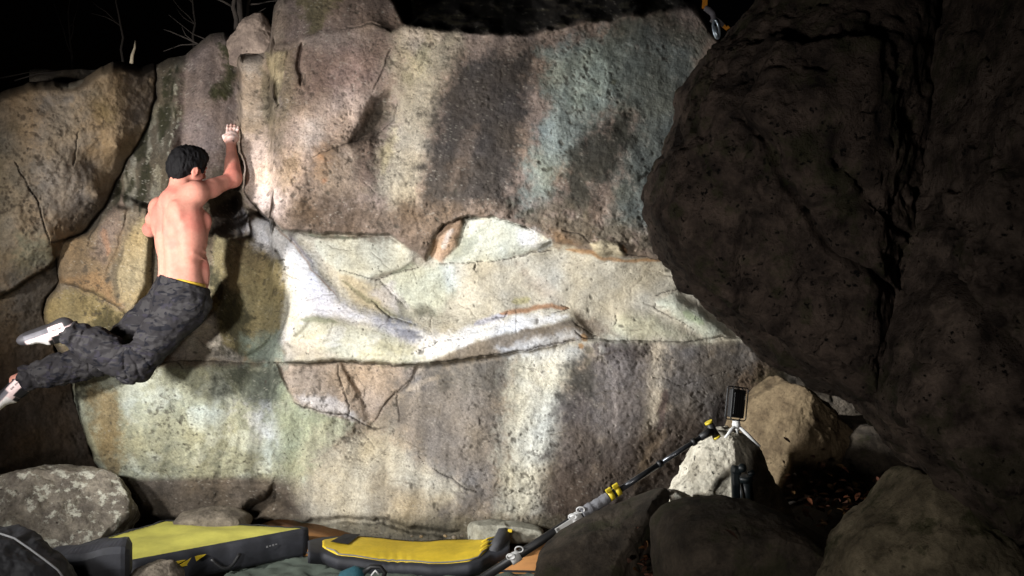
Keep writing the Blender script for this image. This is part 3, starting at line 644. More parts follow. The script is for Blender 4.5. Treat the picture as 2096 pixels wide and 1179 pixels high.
# ------------------------------------------------------------------ left boulder beyond the crack
def build_left():
    pxs = np.arange(-330, 322, 2.05); nR = 440
    tc = np.interp(pxs, [-330,-150,0,20,60,110,140,172,208,232,265,290,321], [240,205,192,180,166,164,170,160,135,127,129,132,128]) + 3*fbm2(pxs, pxs*0, 40, 2, 92)
    u = np.linspace(0, 1, nR)[:, None]
    PX = np.repeat(pxs[None, :], nR, 0); PY = tc[None,:] + (1120-tc[None,:])*u
    F = Face(PX, PY, 41); X, Y = F.PX, F.PY
    F.p = F.rbf([(-300,300,.2),(-300,800,.3),(-150,400,.3),(0,250,.16),(0,400,.28),(0,560,.26),(100,200,.10),(100,350,.2),(100,500,.18),(220,150,.0),(240,300,.0),(200,400,.0),(130,520,.06),(318,140,-.40),(318,260,-.36),(262,330,-.32),(222,420,-.30),(180,510,-.28),(260,200,-.12),(190,330,-.05),(318,600,-.6),(0,980,.1),(318,980,-.7),(150,800,-.35),(60,800,-.12)])
    rec = F.poly([(-400,640),(0,606),(60,572),(118,534),(140,560),(330,500),(330,1200),(-400,1200)], 7)
    F.p -= .14*rec
    # right rim falls into the crack
    rim = sstep(-1, 4, np.interp(Y, [60,128,200,262,338,424,478,500,545,578,610,640,700,770,840,890,935,975,1010,1058,1200], [322,321,319,300,256,214,170,108,118,122,96,88,106,146,160,176,192,215,226,262,275]) - F.ex)
    F.p -= (1-rim)*.09
    F.p += .03*fbm2(X,Y,150,3,51) + .014*fbm2(X,Y,42,4,52,.55) + .006*fbm2(X,Y,12,4,53,.6)
    cr = np.zeros_like(X)
    for pts, w in (([(0,606),(60,572),(118,532)],3), ([(30,330),(80,420),(100,500)],1.5), ([(100,500),(170,478),(205,440)],2.5), ([(160,270),(150,340)],1.2)):
        cr = np.maximum(cr, F.line(pts, w, None, .9))
    F.p -= .025*cr
    B2 = lambda m, r, g, b, a=1.0: F.paint(m, c3(r, g, b), a)
    F.col[:] = c3(128,108,82)
    B2(F.poly([(20,200),(110,180),(95,260),(80,330),(50,290)], 24, 2, 22), 156,126,88, .7)
    B2(F.poly([(190,160),(250,150),(290,240),(260,320),(215,390),(190,300)], 26, 2, 24), 152,124,84, .65)
    B2(F.poly([(90,200),(180,200),(185,330),(170,440),(90,470),(70,370)], 18, 2, 20), 128,116,102, .85)
    B2(F.poly([(260,150),(318,140),(310,240),(270,260)], 14, 2, 14), 128,114,102, .7)
    B2(F.poly([(230,128),(318,126),(318,165),(270,160)], 8, 1, 8), 70,58,48, .8)
    B2(F.poly([(195,200),(230,210),(240,260),(205,250)], 12, 2, 16), 108,88,40, .6)
    B2(F.poly([(-100,260),(30,260),(60,420),(40,560),(-100,600)], 30, 2, 20), 106,94,72, .7)
    B2(F.poly([(40,480),(120,500),(118,540),(40,580)], 14, 2, 12), 96,98,78, .7)
    B2(F.poly([(10,560),(120,540),(130,600),(90,700),(10,640)], 16, 2, 14), 98,90,80, .7)
    B2(F.line([(120,172),(150,178),(170,164)], 6, 5), 178,164,136, .7)
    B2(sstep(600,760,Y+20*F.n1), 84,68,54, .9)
    B2(F.line([(140,800),(165,940)], 16, 12, 1, 2), 108,94,80, .5)
    F.col *= 1.12
    F.col *= np.clip(1 + .2*F.n1 + .12*F.n2 + .12*F.n3, .4, 1.7)[..., None]
    wv = fbm2(X, Y, 60, 4, 58); F.col *= 1 + np.stack([.09*wv, .02*wv, -.12*wv], -1)
    pz = sstep(.34,.6,fbm2(X*.8+Y*.6,Y*.8-X*.6,11,3,56,.7))*sstep(-.2,.4,fbm2(X,Y,80,3,57)); B2(pz, 62,50,36, .7)
    B2(cr, 40,32,24, .85); F.p -= .006*pz
    Yd = 5.34 - F.p + .22*(1-np.clip((PY-tc[None,:])/24., 0, 1))**2.2
    co = np.stack([(PX-CX)/FPX*Yd, Yd, CAMZ-(PY-CY)/FPX*Yd], -1).astype(np.float32)
    ext = []
    for dy, dz in ((.12,.0),(.35,-.03),(.8,-.12),(1.4,-.4),(1.9,-1.6)):
        e = co[0].copy(); e[:,1] += dy; e[:,2] += dz + .04*fbm2(pxs, pxs*0+dy*50, 60, 3, 96); ext.append(e)
    co2 = np.concatenate([np.stack(ext[::-1]), co], 0); cl = np.concatenate([np.repeat(F.col[:1]*.5, len(ext), 0), F.col], 0)
    R_ = co2[:, -1:].copy(); R_[..., 1] += 1.0
    co2 = np.concatenate([co2, R_], 1); cl = np.concatenate([cl, cl[:, -1:]], 1)
    o = mesh_from('side_boulder', co2.reshape(-1,3), grid_faces(co2.shape[0], co2.shape[1]), M_wall, color=cl.reshape(-1,3))
    tag(o, 'tan and orange boulder at the left, split from the climbed boulder by a dark crack', 'boulder')
build_left()
# ------------------------------------------------------------------ ground
M_dirt = rock_mat('forest_soil', tint=False, base=(.055,.043,.032), dark=(.02,.016,.012), bump=.8, grain=1.3, pit=.2)
def build_ground():
    xs = np.concatenate([np.linspace(-60,-4,15)[:-1], np.linspace(-4,4,240), np.linspace(4,60,15)[1:]])
    ys = np.concatenate([np.linspace(-40,0,10)[:-1], np.linspace(0,8,240), np.linspace(8,80,16)[1:]])
    X, Y = np.meshgrid(xs, ys)
    Z = .42*sstep(.55,1.7,X)*sstep(2.6,4.2,Y) + .05*fbm2(X,Y,.6,4,81)*sstep(-.2,1.2,np.abs(X)+.3*(Y<3)) + .008*fbm2(X,Y,.07,3,82)
    Z = Z*np.clip(1-(np.hypot(X,Y-4)-10)/30,0,1) - .02
    co = np.stack([X,Y,Z],-1)
    o = mesh_from('ground', co.reshape(-1,3), grid_faces(len(ys), len(xs))[:, ::-1], M_dirt)
    tag(o, kind='structure')
build_ground()

# ------------------------------------------------------------------ loose and hanging rocks
def rock(name, outline, Yc, df, db, mat, label, seed, ctr=None, e=.75, amp=.03, sc=.22, cuts=(), nt=260, nph=130, cat='rock', group=None, fine=.006, rcut=3, pits=0, grooves=(), plates=(), rs=1.0):
    r_ = np.random.default_rng(seed)
    k = Yc/FPX
    pts = np.array([((x-CX)*k, CAMZ-(y-CY)*k) for x, y in outline])
    c = pts.mean(0) if ctr is None else np.array([(ctr[0]-CX)*k, CAMZ-(ctr[1]-CY)*k])
    th = np.linspace(0, 2*np.pi, nt, endpoint=False)
    R = np.zeros(nt)
    for i in range(len(pts)):
        a = pts[i]-c; b = pts[(i+1) % len(pts)]-c; d = b-a
        den = np.cos(th)*d[1]-np.sin(th)*d[0]; den = np.where(np.abs(den) < 1e-9, 1e-9, den)
        t = (a[0]*d[1]-a[1]*d[0])/den; u = (a[0]*np.sin(th)-a[1]*np.cos(th))/den
        u2 = np.where(np.abs(d[0]) > np.abs(d[1]), (t*np.cos(th)-a[0])/(d[0] if abs(d[0])>1e-9 else 1e-9), (t*np.sin(th)-a[1])/(d[1] if abs(d[1])>1e-9 else 1e-9))
        ok = (t > 0) & (u2 >= -1e-6) & (u2 <= 1+1e-6)
        R = np.where(ok, np.maximum(R, t), R)
    z = R == 0
    if z.any(): R[z] = np.interp(th[z], th[~z], R[~z], period=2*np.pi)
    R *= rs
    for _ in range(2): R = (np.roll(R,1)+2*R+np.roll(R,-1))/4
    # evenly spread directions (cube projected on a sphere)
    n = max(8, int(math.sqrt(nt*nph/6)))
    g = np.tan(np.linspace(-1, 1, n+1)*math.pi/4); A_, B_ = np.meshgrid(g, g, indexing='ij'); O_ = np.ones_like(A_)
    V_, F_ = [], []; k0 = 0
    for a3 in ((O_,A_,B_),(-O_,B_,A_),(B_,O_,A_),(A_,-O_,B_),(A_,B_,O_),(B_,A_,-O_)):
        q = np.stack(a3,-1).reshape(-1,3); V_.append(q/np.linalg.norm(q,axis=1)[:,None]); F_.append(grid_faces(n+1,n+1)+k0); k0 += (n+1)**2
    U_ = np.concatenate(V_); F_ = np.concatenate(F_)
    key = np.round(U_*1e5).astype(np.int64); _, first, inv = np.unique(key, axis=0, return_index=True, return_inverse=True); inv = inv.ravel()
    U_ = U_[first]; F_ = inv[F_]
    tht = np.arctan2(U_[:,2], U_[:,0]) % (2*np.pi); cph = -U_[:,1]; sph = np.sqrt(np.clip(1-cph**2,0,1))
    Rr = np.interp(tht, th, R, period=2*np.pi)
    s = sph**e; cc = np.sign(cph)*np.abs(cph)**e
    X = c[0]+Rr*s*np.cos(tht); Z = c[1]+Rr*s*np.sin(tht)
    Yf = np.where(cc > 0, Yc-df*cc, Yc-db*cc)
    V = np.stack([X, Yf, Z], -1)
    C3 = np.array([c[0], Yc, c[1]]); Rm = R.mean()
    allc = list(cuts)
    for i in range(rcut):
        n = r_.normal(size=3); n[1] = -abs(n[1]); n /= np.linalg.norm(n); allc.append((tuple(n), r_.uniform(.72,.9)))
    for n, off in allc:
        n = np.array(n, float); n /= np.linalg.norm(n)
        pr = (V-C3)@n; mx = pr.max(); d = np.clip(pr-off*mx, 0, None)
        V -= (d*.85)[:,None]*n
    D = V-C3; D /= np.linalg.norm(D,axis=1)[:,None]+1e-9
    nz = amp*fbm3(V+seed*3.3, sc, 4, seed, .5) + fine*fbm3(V+seed, .05, 4, seed+1, .6)
    rd = 1-np.abs(fbm3(V+seed*1.7, sc*.8, 4, seed+2, .5)); nz += amp*.5*(rd-.7)
    if pits:
        nz += amp*.55*(np.abs(fbm3(V+seed*2.1, sc*.45, 4, seed+7, .55))-.25)
        w = fbm3(V+seed*.7, .06, 3, seed+5, .5); nz -= pits*sstep(.28,.55,w)
    nz -= nz.mean()
    if grooves or plates:
        qx = CX+FPX*V[:,0]/V[:,1]; qy = CY-FPX*(V[:,2]-CAMZ)/V[:,1]; fr = sstep(.05, -.15, (V[:,1]-Yc)/df)
        wq = 7*fbm3(V+2.2, .09, 3, seed+8); qx = qx+wq; qy = qy+7*fbm3(V+5.2, .09, 3, seed+9)
        for pts_, hgt, sf in plates: nz += fr*hgt*(1-sstep(-sf, sf, poly_sd(qx, qy, pts_)))
        for pts_, w_, dep in grooves:
            dm = np.full(len(V), 1e9)
            for i_ in range(len(pts_)-1): dm = np.minimum(dm, seg_dist(qx, qy, pts_[i_], pts_[i_+1])[0])
            nz -= fr*dep*(1-sstep(w_*.2, w_, dm))
    V = V + D*nz[:,None]
    o = mesh_from(name, V, F_, mat)
    bm = bmesh.new(); bm.from_mesh(o.data); bmesh.ops.recalc_face_normals(bm, faces=bm.faces); bm.to_mesh(o.data); bm.free()
    tag(o, label, cat, group)
    return o

M_dark = rock_mat('dark_pitted_rock', tint=False, base=(.11,.082,.066), dark=(.018,.013,.011), bump=1.1, grain=1.25, pit=1.0, pitlo=.49, moss=.5, lichen=.0)
M_lean = rock_mat('dark_brown_rock', tint=False, base=(.17,.13,.105), dark=(.03,.022,.018), bump=1.1, grain=1.25, pit=1.0, pitlo=.5, moss=.5)
M_warm = rock_mat('warm_tan_rock', tint=False, base=(.21,.155,.09), dark=(.10,.07,.04), bump=.6, grain=1.2, pit=.4)
M_grey = rock_mat('grey_brown_rock', tint=False, base=(.20,.17,.13), dark=(.085,.07,.055), bump=.7, grain=1.2, pit=.4)
M_lich = rock_mat('lichen_crusted_rock', tint=False, base=(.34,.30,.24), dark=(.14,.12,.10), bump=.9, grain=1.2, pit=.3, lichen=.75, lcol=(.74,.73,.62,1), llo=.53)
M_cone = rock_mat('pale_rough_rock', tint=False, base=(.74,.69,.57), dark=(.42,.38,.30), bump=1.1, grain=1.3, pit=.6)
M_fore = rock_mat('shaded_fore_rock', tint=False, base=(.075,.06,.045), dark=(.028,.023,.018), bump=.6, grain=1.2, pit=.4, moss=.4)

rock('hanging_boulder', [(1575,-60),(1500,48),(1440,92),(1400,160),(1370,230),(1338,340),(1345,430),(1372,510),(1410,585),(1470,655),(1540,712),(1610,765),(1690,805),(1770,850),(1838,866),(1870,780),(1900,640),(1940,500),(1980,300),(2040,100),(2040,-100),(1780,-190)],
     2.80, .40, .85, M_dark, 'massive dark pitted boulder hanging over the right side', 3, ctr=(1675,385), e=.62, rs=.93, amp=.05, sc=.34, cuts=(((-.35,-.9,-.25),.78),((.5,-.8,.3),.66),((-.3,-.8,.5),.8),((.3,-.9,-.3),.8),((.85,-.5,-.1),.55)), rcut=0, nt=420, nph=260, cat='boulder', fine=.012, pits=.02,
     grooves=[([(1522,238),(1560,280),(1590,330),(1620,390),(1650,440)],12,.05),([(1650,440),(1700,520),(1760,560),(1830,600),(1880,620)],12,.05),([(1535,440),(1515,520),(1510,640)],8,.03),([(1700,330),(1780,400),(1850,480)],10,.04)],
     plates=[([(1665,440),(1700,418),(1760,420),(1790,450),(1800,520),(1840,590),(1760,545),(1700,510)],.035,8),([(1525,240),(1600,300),(1660,420),(1800,380),(1800,100),(1600,120)],.04,12)])
rock('leaning_boulder', [(1935,330),(1914,470),(1892,600),(1862,700),(1842,780),(1830,850),(1850,890),(1900,932),(1980,1012),(2096,1142),(2300,1290),(2560,900),(2560,200),(2250,-160),(2020,-120),(1960,150)],
     2.42, .36, 1.0, M_lean, 'dark cracked boulder filling the far right edge', 8, ctr=(2125,550), rs=.94, e=.6, amp=.06, sc=.3, cuts=(((-.6,-.8,-.1),.74),((.1,-.95,-.3),.8)), rcut=0, nt=380, nph=220, cat='boulder', fine=.010, pits=.018,
     grooves=[([(1940,560),(1990,640),(2050,720),(2110,790)],14,.06),([(1860,700),(1900,740),(1960,760)],12,.05)], plates=[([(1888,560),(1935,560),(1940,620),(1900,640)],.03,8),([(1850,780),(1930,800),(2096,1000),(2096,1140),(1900,930),(1835,860)],.03,12)])
rock('wedge_boulder', [(1690,1230),(1740,1130),(1790,1080),(1850,1030),(1900,968),(1925,953),(1970,1008),(2040,1090),(2130,1200),(2120,1420),(1690,1420)],
     2.75, .3, .5, rock_mat('olive_wedge_rock', tint=False, base=(.27,.23,.155), dark=(.10,.084,.055), bump=.7, grain=1.1, pit=.5, moss=.7), 'olive brown wedge of rock in the bottom right corner', 12, ctr=(1940,1250), rs=.95, e=.7, amp=.03, sc=.3, cat='boulder', cuts=(((-.55,-.6,.5),.74),), fine=.01)
rock('tan_rock', [(1480,960),(1515,870),(1545,830),(1580,795),(1612,776),(1660,800),(1700,840),(1745,890),(1760,960),(1680,1010),(1540,1020)], 4.75, .24, .5, M_warm, 'warm tan pointed rock behind the lamp', 15, e=.52, amp=.035, sc=.22, cuts=(((-.75,-.55,.35),.5),((.35,-.9,.1),.62)), fine=.01)
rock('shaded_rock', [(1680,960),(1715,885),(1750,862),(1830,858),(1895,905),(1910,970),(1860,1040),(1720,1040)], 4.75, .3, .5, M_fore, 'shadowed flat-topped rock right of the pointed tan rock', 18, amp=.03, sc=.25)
rock('pale_cone_rock', [(1478,890),(1510,884),(1540,896),(1568,930),(1598,985),(1640,1070),(1610,1160),(1380,1160),(1372,1040),(1388,1003),(1412,955),(1430,918),(1452,898)], 4.05, .24, .3, M_cone, 'brightly lit pale cone of rock with the lamp tripod on its tip', 21, ctr=(1500,1040), e=.62, amp=.02, sc=.16, cuts=(((-.45,-.8,.12),.6),((.6,-.5,.35),.5)), fine=.016)
rock('splinter_rock', [(1366,1004),(1385,1005),(1412,1018),(1440,1036),(1430,1060),(1385,1050),(1372,1025)], 3.85, .04, .08, M_lich, 'thin dark splinter of rock at the foot of the pale cone', 24, amp=.006, sc=.07, nt=120, nph=60)
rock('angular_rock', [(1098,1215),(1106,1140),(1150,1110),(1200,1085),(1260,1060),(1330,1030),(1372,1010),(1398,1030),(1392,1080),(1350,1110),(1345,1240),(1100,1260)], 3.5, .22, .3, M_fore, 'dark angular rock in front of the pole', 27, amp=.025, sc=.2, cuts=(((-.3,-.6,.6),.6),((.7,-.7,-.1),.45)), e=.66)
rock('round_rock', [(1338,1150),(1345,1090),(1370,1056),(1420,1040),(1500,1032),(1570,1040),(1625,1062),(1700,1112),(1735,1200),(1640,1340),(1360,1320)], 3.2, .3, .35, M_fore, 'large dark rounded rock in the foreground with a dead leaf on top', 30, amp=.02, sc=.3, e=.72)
rock('lichen_rock', [(-120,1010),(0,976),(60,965),(110,961),(150,969),(196,976),(214,992),(238,1022),(262,1062),(284,1090),(240,1130),(150,1160),(0,1200),(-140,1160)], 4.8, .30, .4, M_lich, 'grey boulder crusted with pale lichen at the lower left', 33, ctr=(70,1080), amp=.03, sc=.25, e=.68, cuts=(((.5,-.7,.45),.6),((-.3,-.7,.5),.65)), fine=.01)
rock('base_stone', [(330,1066),(368,1052),(428,1040),(470,1043),(510,1058),(518,1074),(480,1092),(340,1090)], 4.85, .12, .15, M_grey, 'low pointed stone at the foot of the climbed boulder', 36, amp=.015, sc=.12, nt=150, nph=70, e=.65)
rock('slab_stone', [(946,1086),(958,1074),(1000,1070),(1060,1075),(1112,1084),(1112,1104),(1060,1110),(960,1108)], 4.78, .07, .12, rock_mat('grey_slab', tint=False, base=(.34,.33,.27), dark=(.2,.19,.15), bump=.5, grain=1.2, pit=.3), 'flat grey green stone slab behind the narrow yellow pad', 39, amp=.006, sc=.1, nt=150, nph=70, e=.5)
rock('small_stone', [(258,1196),(272,1166),(318,1150),(352,1150),(372,1170),(380,1210),(320,1230)], 3.75, .08, .08, M_grey, 'small brown stone in front of the big yellow pad', 42, amp=.01, sc=.1, nt=150, nph=70)
rock('peak_stone', [(462,150),(474,90),(492,60),(508,40),(524,26),(541,30),(556,60),(572,100),(575,150)], 5.75, .16, .3, rock_mat('brown_peak_rock', tint=False, base=(.26,.20,.16), dark=(.12,.09,.075), bump=.7, grain=1.1, pit=.4), 'small brown pointed rock perched on top of the climbed boulder', 45, amp=.02, sc=.15, nt=150, nph=80)
PEB = ['largest loose pebble against the grey slab stone', 'pebble just left of the grey slab stone', 'pebble left of the slab, second along the wall foot', 'tiny pebble third from the grey slab along the wall foot', 'pebble resting on top of the grey slab stone', 'tiny pebble between the slab and the green tarpaulin edge', 'small pebble behind the middle of the narrow yellow pad', 'leftmost tiny pebble behind the narrow yellow pad']
rr2 = np.random.default_rng(77)
for i, (px, py, r) in enumerate([(1008,1092,7),(985,1101,6),(930,1100,5),(912,1097,4),(1018,1080,5),(945,1096,3.5),(862,1098,3.5),(843,1097,3)]):
    out = [(px+r*1.3*math.cos(a)*rr2.uniform(.8,1.2), py+r*.8*math.sin(a)*rr2.uniform(.8,1.2)) for a in np.linspace(0,6.28,8)[:-1]]
    rock('pebble', out, 4.75, r*.0025, r*.0025, M_warm if i % 3 == 0 else M_grey, PEB[i], 50+i, amp=.003, sc=.03, nt=24, nph=14, cat='pebble', group='pebbles behind the narrow pad', fine=0)
# ------------------------------------------------------------------ the climber: signed distance modelling
class SDF:
    def __init__(s, lo, hi, h):
        s.lo = np.array(lo, np.float64); s.h = h
        s.n = np.ceil((np.array(hi)-s.lo)/h).astype(int)+1
        s.f = np.full(s.n, .2, np.float32)
        s.ax = [s.lo[i]+h*np.arange(s.n[i]) for i in range(3)]
    def sub(s, lo, hi):
        a = np.clip(np.floor((np.array(lo)-s.lo)/s.h).astype(int), 0, s.n); b = np.clip(np.ceil((np.array(hi)-s.lo)/s.h).astype(int)+1, 0, s.n)
        sl = tuple(slice(a[i], b[i]) for i in range(3))
        return sl, np.meshgrid(*[s.ax[i][sl[i]].astype(np.float32) for i in range(3)], indexing='ij')
    def mix(s, sl, d, k, op='add'):
        f = s.f[sl]
        if op == 'add':
            h = np.clip(.5+.5*(d-f)/k, 0, 1); s.f[sl] = d*h*0 + (d*(1-h)+f*h) - k*h*(1-h)
        else:
            d = -d; h = np.clip(.5+.5*(d-f)/k, 0, 1); s.f[sl] = f*(1-h)+d*h + k*h*(1-h)
    def cone(s, a, b, ra, rb, k=.02, op='add', flat=None):
        a = np.array(a); b = np.array(b); m = max(ra, rb)+k+.03
        sl, (X,Y,Z) = s.sub(np.minimum(a,b)-m, np.maximum(a,b)+m)
        if X.size == 0: return
        d = b-a; L = d@d+1e-9
        t = np.clip(((X-a[0])*d[0]+(Y-a[1])*d[1]+(Z-a[2])*d[2])/L, 0, 1)
        dist = np.sqrt((X-a[0]-t*d[0])**2+(Y-a[1]-t*d[1])**2+(Z-a[2]-t*d[2])**2) - (ra+(rb-ra)*t)
        s.mix(sl, dist.astype(np.float32), k, op)
    def ell(s, c, r, B=None, k=.02, op='add'):
        c = np.array(c); r = np.array(r, float); m = r.max()+k+.03
        sl, (X,Y,Z) = s.sub(c-m, c+m)
        if X.size == 0: return
        B = np.eye(3) if B is None else np.array(B)
        q = [ (X-c[0])*B[i][0]+(Y-c[1])*B[i][1]+(Z-c[2])*B[i][2] for i in range(3)]
        k0 = np.sqrt(sum((q[i]/r[i])**2 for i in range(3))); k1 = np.sqrt(sum((q[i]/r[i]**2)**2 for i in range(3)))+1e-6
        s.mix(sl, (k0*(k0-1)/k1).astype(np.float32), k, op)
    def cut(s, p, n):
        """remove everything on the side n points to"""
        n = np.array(n)/np.linalg.norm(n); X,Y,Z = np.meshgrid(*[a.astype(np.float32) for a in s.ax], indexing='ij', sparse=True)
        s.f = np.maximum(s.f, (X-p[0])*n[0]+(Y-p[1])*n[1]+(Z-p[2])*n[2]).astype(np.float32)
    def rough(s, fn, band=.03):
        idx = np.argwhere(np.abs(s.f) < band); p = s.lo+idx*s.h
        s.f[tuple(idx.T)] += fn(p).astype(np.float32)
    def mesh(s):
        f = s.f; ins = f < 0
        n = s.n
        def corner(i,j,k): return f[i:n[0]-1+i, j:n[1]-1+j, k:n[2]-1+k]
        cnt = np.zeros(np.array(n)-1, np.int8)
        for i in (0,1):
            for j in (0,1):
                for k in (0,1): cnt += ins[i:n[0]-1+i, j:n[1]-1+j, k:n[2]-1+k]
        act = (cnt > 0) & (cnt < 8); cells = np.argwhere(act)
        vid = np.full(act.shape, -1, np.int64); vid[act] = np.arange(len(cells))
        vals = {(i,j,k): f[cells[:,0]+i, cells[:,1]+j, cells[:,2]+k] for i in (0,1) for j in (0,1) for k in (0,1)}
        acc = np.zeros((len(cells),3)); w = np.zeros(len(cells))
        ed = []
        for c in vals:
            for ax in range(3):
                if c[ax] == 0:
                    d = list(c); d[ax] = 1; ed.append((c, tuple(d), ax))
        for a, b, ax in ed:
            va, vb = vals[a], vals[b]; x = (va < 0) != (vb < 0)
            t = np.where(x, va/(va-vb+1e-12), 0)
            p = np.array(a, float)[None,:].repeat(len(cells),0); p[:,ax] += t
            acc += p*x[:,None]; w += x
        co = s.lo + (cells + acc/w[:,None])*s.h
        faces = []
        for ax in range(3):
            sl0 = [slice(1, n[i]-1) for i in range(3)]; sl0[ax] = slice(0, n[ax]-1)
            sl1 = list(sl0); sl1[ax] = slice(1, n[ax])
            A = ins[tuple(sl0)]; Bq = ins[tuple(sl1)]
            e = np.argwhere(A != Bq); fl = A[tuple(e.T)]
            off = np.array([1 if i != ax else 0 for i in range(3)]); e = e+off
            u, v = [(1,2),(2,0),(0,1)][ax]
            def g(du, dv):
                q = e.copy(); q[:,u] -= du; q[:,v] -= dv
                return vid[q[:,0], q[:,1], q[:,2]]
            quad = np.stack([g(1,1), g(0,1), g(0,0), g(1,0)], 1)
            quad[~fl] = quad[~fl][:, ::-1]
            faces.append(quad)
        F = np.concatenate(faces); F = F[(F >= 0).all(1)]
        return co, F

def V3(px, py, Y): return np.array(P(px, py, Y))
def unit(v): v = np.array(v, float); return v/np.linalg.norm(v)

PEL = V3(372, 606, 4.80)
az = math.radians(40); Fw = np.array([math.sin(az), math.cos(az), 0]); Rt = np.array([math.cos(az), -math.sin(az), 0])
Up = unit(V3(369,400,4.84)-PEL); Fw = unit(Fw - Up*(Fw@Up)); Rt = np.cross(Fw, Up)
TB = (Rt, Fw, Up)
def T(r, f, u): return PEL + Rt*r + Fw*f + Up*u
S_r, E_r, W_r, H_r = V3(401,397,4.79), V3(477,367,5.00), V3(473,294,5.14), V3(478,250,5.25)
S_l, E_l, W_l = V3(329,428,4.93), V3(307,470,5.06), V3(346,452,5.24)
HIP_r, KN_r, AN_r = V3(378,626,4.74), V3(273,748,4.66), V3(136,678,4.57)
HIP_l, KN_l, AN_l = V3(350,612,4.88), V3(212,733,4.96), V3(42,777,4.88)
HC = V3(384,345,4.87); NB = T(0,-.015,.53)
ha = math.radians(33); hF = unit([math.sin(ha), math.cos(ha), -.12]); hU = unit(np.array([.32,.10,1.0])-hF*(np.array([.32,.10,1.0])@hF)); hR = np.cross(hF, hU)
HB = (hR, hF, hU)
def Hd(r, f, u): return HC + hR*r + hF*f + hU*u

def tint_mat(name, rough=.55, sss=0, spec=.4, nscale=60, noise=.06, bump=.05):
    m, nt, b = new_mat(name); L = nt.links
    at = N(nt, 'ShaderNodeVertexColor'); at.layer_name = 'tint'
    tc = N(nt, 'ShaderNodeTexCoord'); n = N(nt, 'ShaderNodeTexNoise'); n.inputs['Scale'].default_value = nscale; n.inputs['Detail'].default_value = 5
    L.new(tc.outputs['Object'], n.inputs['Vector'])
    r = N(nt, 'ShaderNodeMapRange'); r.inputs[1].default_value=.3; r.inputs[2].default_value=.7; r.inputs[3].default_value=1-noise; r.inputs[4].default_value=1+noise
    L.new(n.outputs[0], r.inputs[0])
    sc = N(nt, 'ShaderNodeVectorMath', operation='SCALE'); L.new(at.outputs[0], sc.inputs[0]); L.new(r.outputs[0], sc.inputs['Scale'])
    L.new(sc.outputs[0], b.inputs['Base Color'])
    b.inputs['Roughness'].default_value = rough; b.inputs['Specular IOR Level'].default_value = spec
    if sss:
        b.inputs['Subsurface Weight'].default_value = sss; b.inputs['Subsurface Radius'].default_value = (.012,.005,.003); b.inputs['Subsurface Scale'].default_value = .6
    bp = N(nt, 'ShaderNodeBump'); bp.inputs['Strength'].default_value = bump; bp.inputs['Distance'].default_value = .004
    L.new(n.outputs[0], bp.inputs['Height']); L.new(bp.outputs[0], b.inputs['Normal'])
    return m

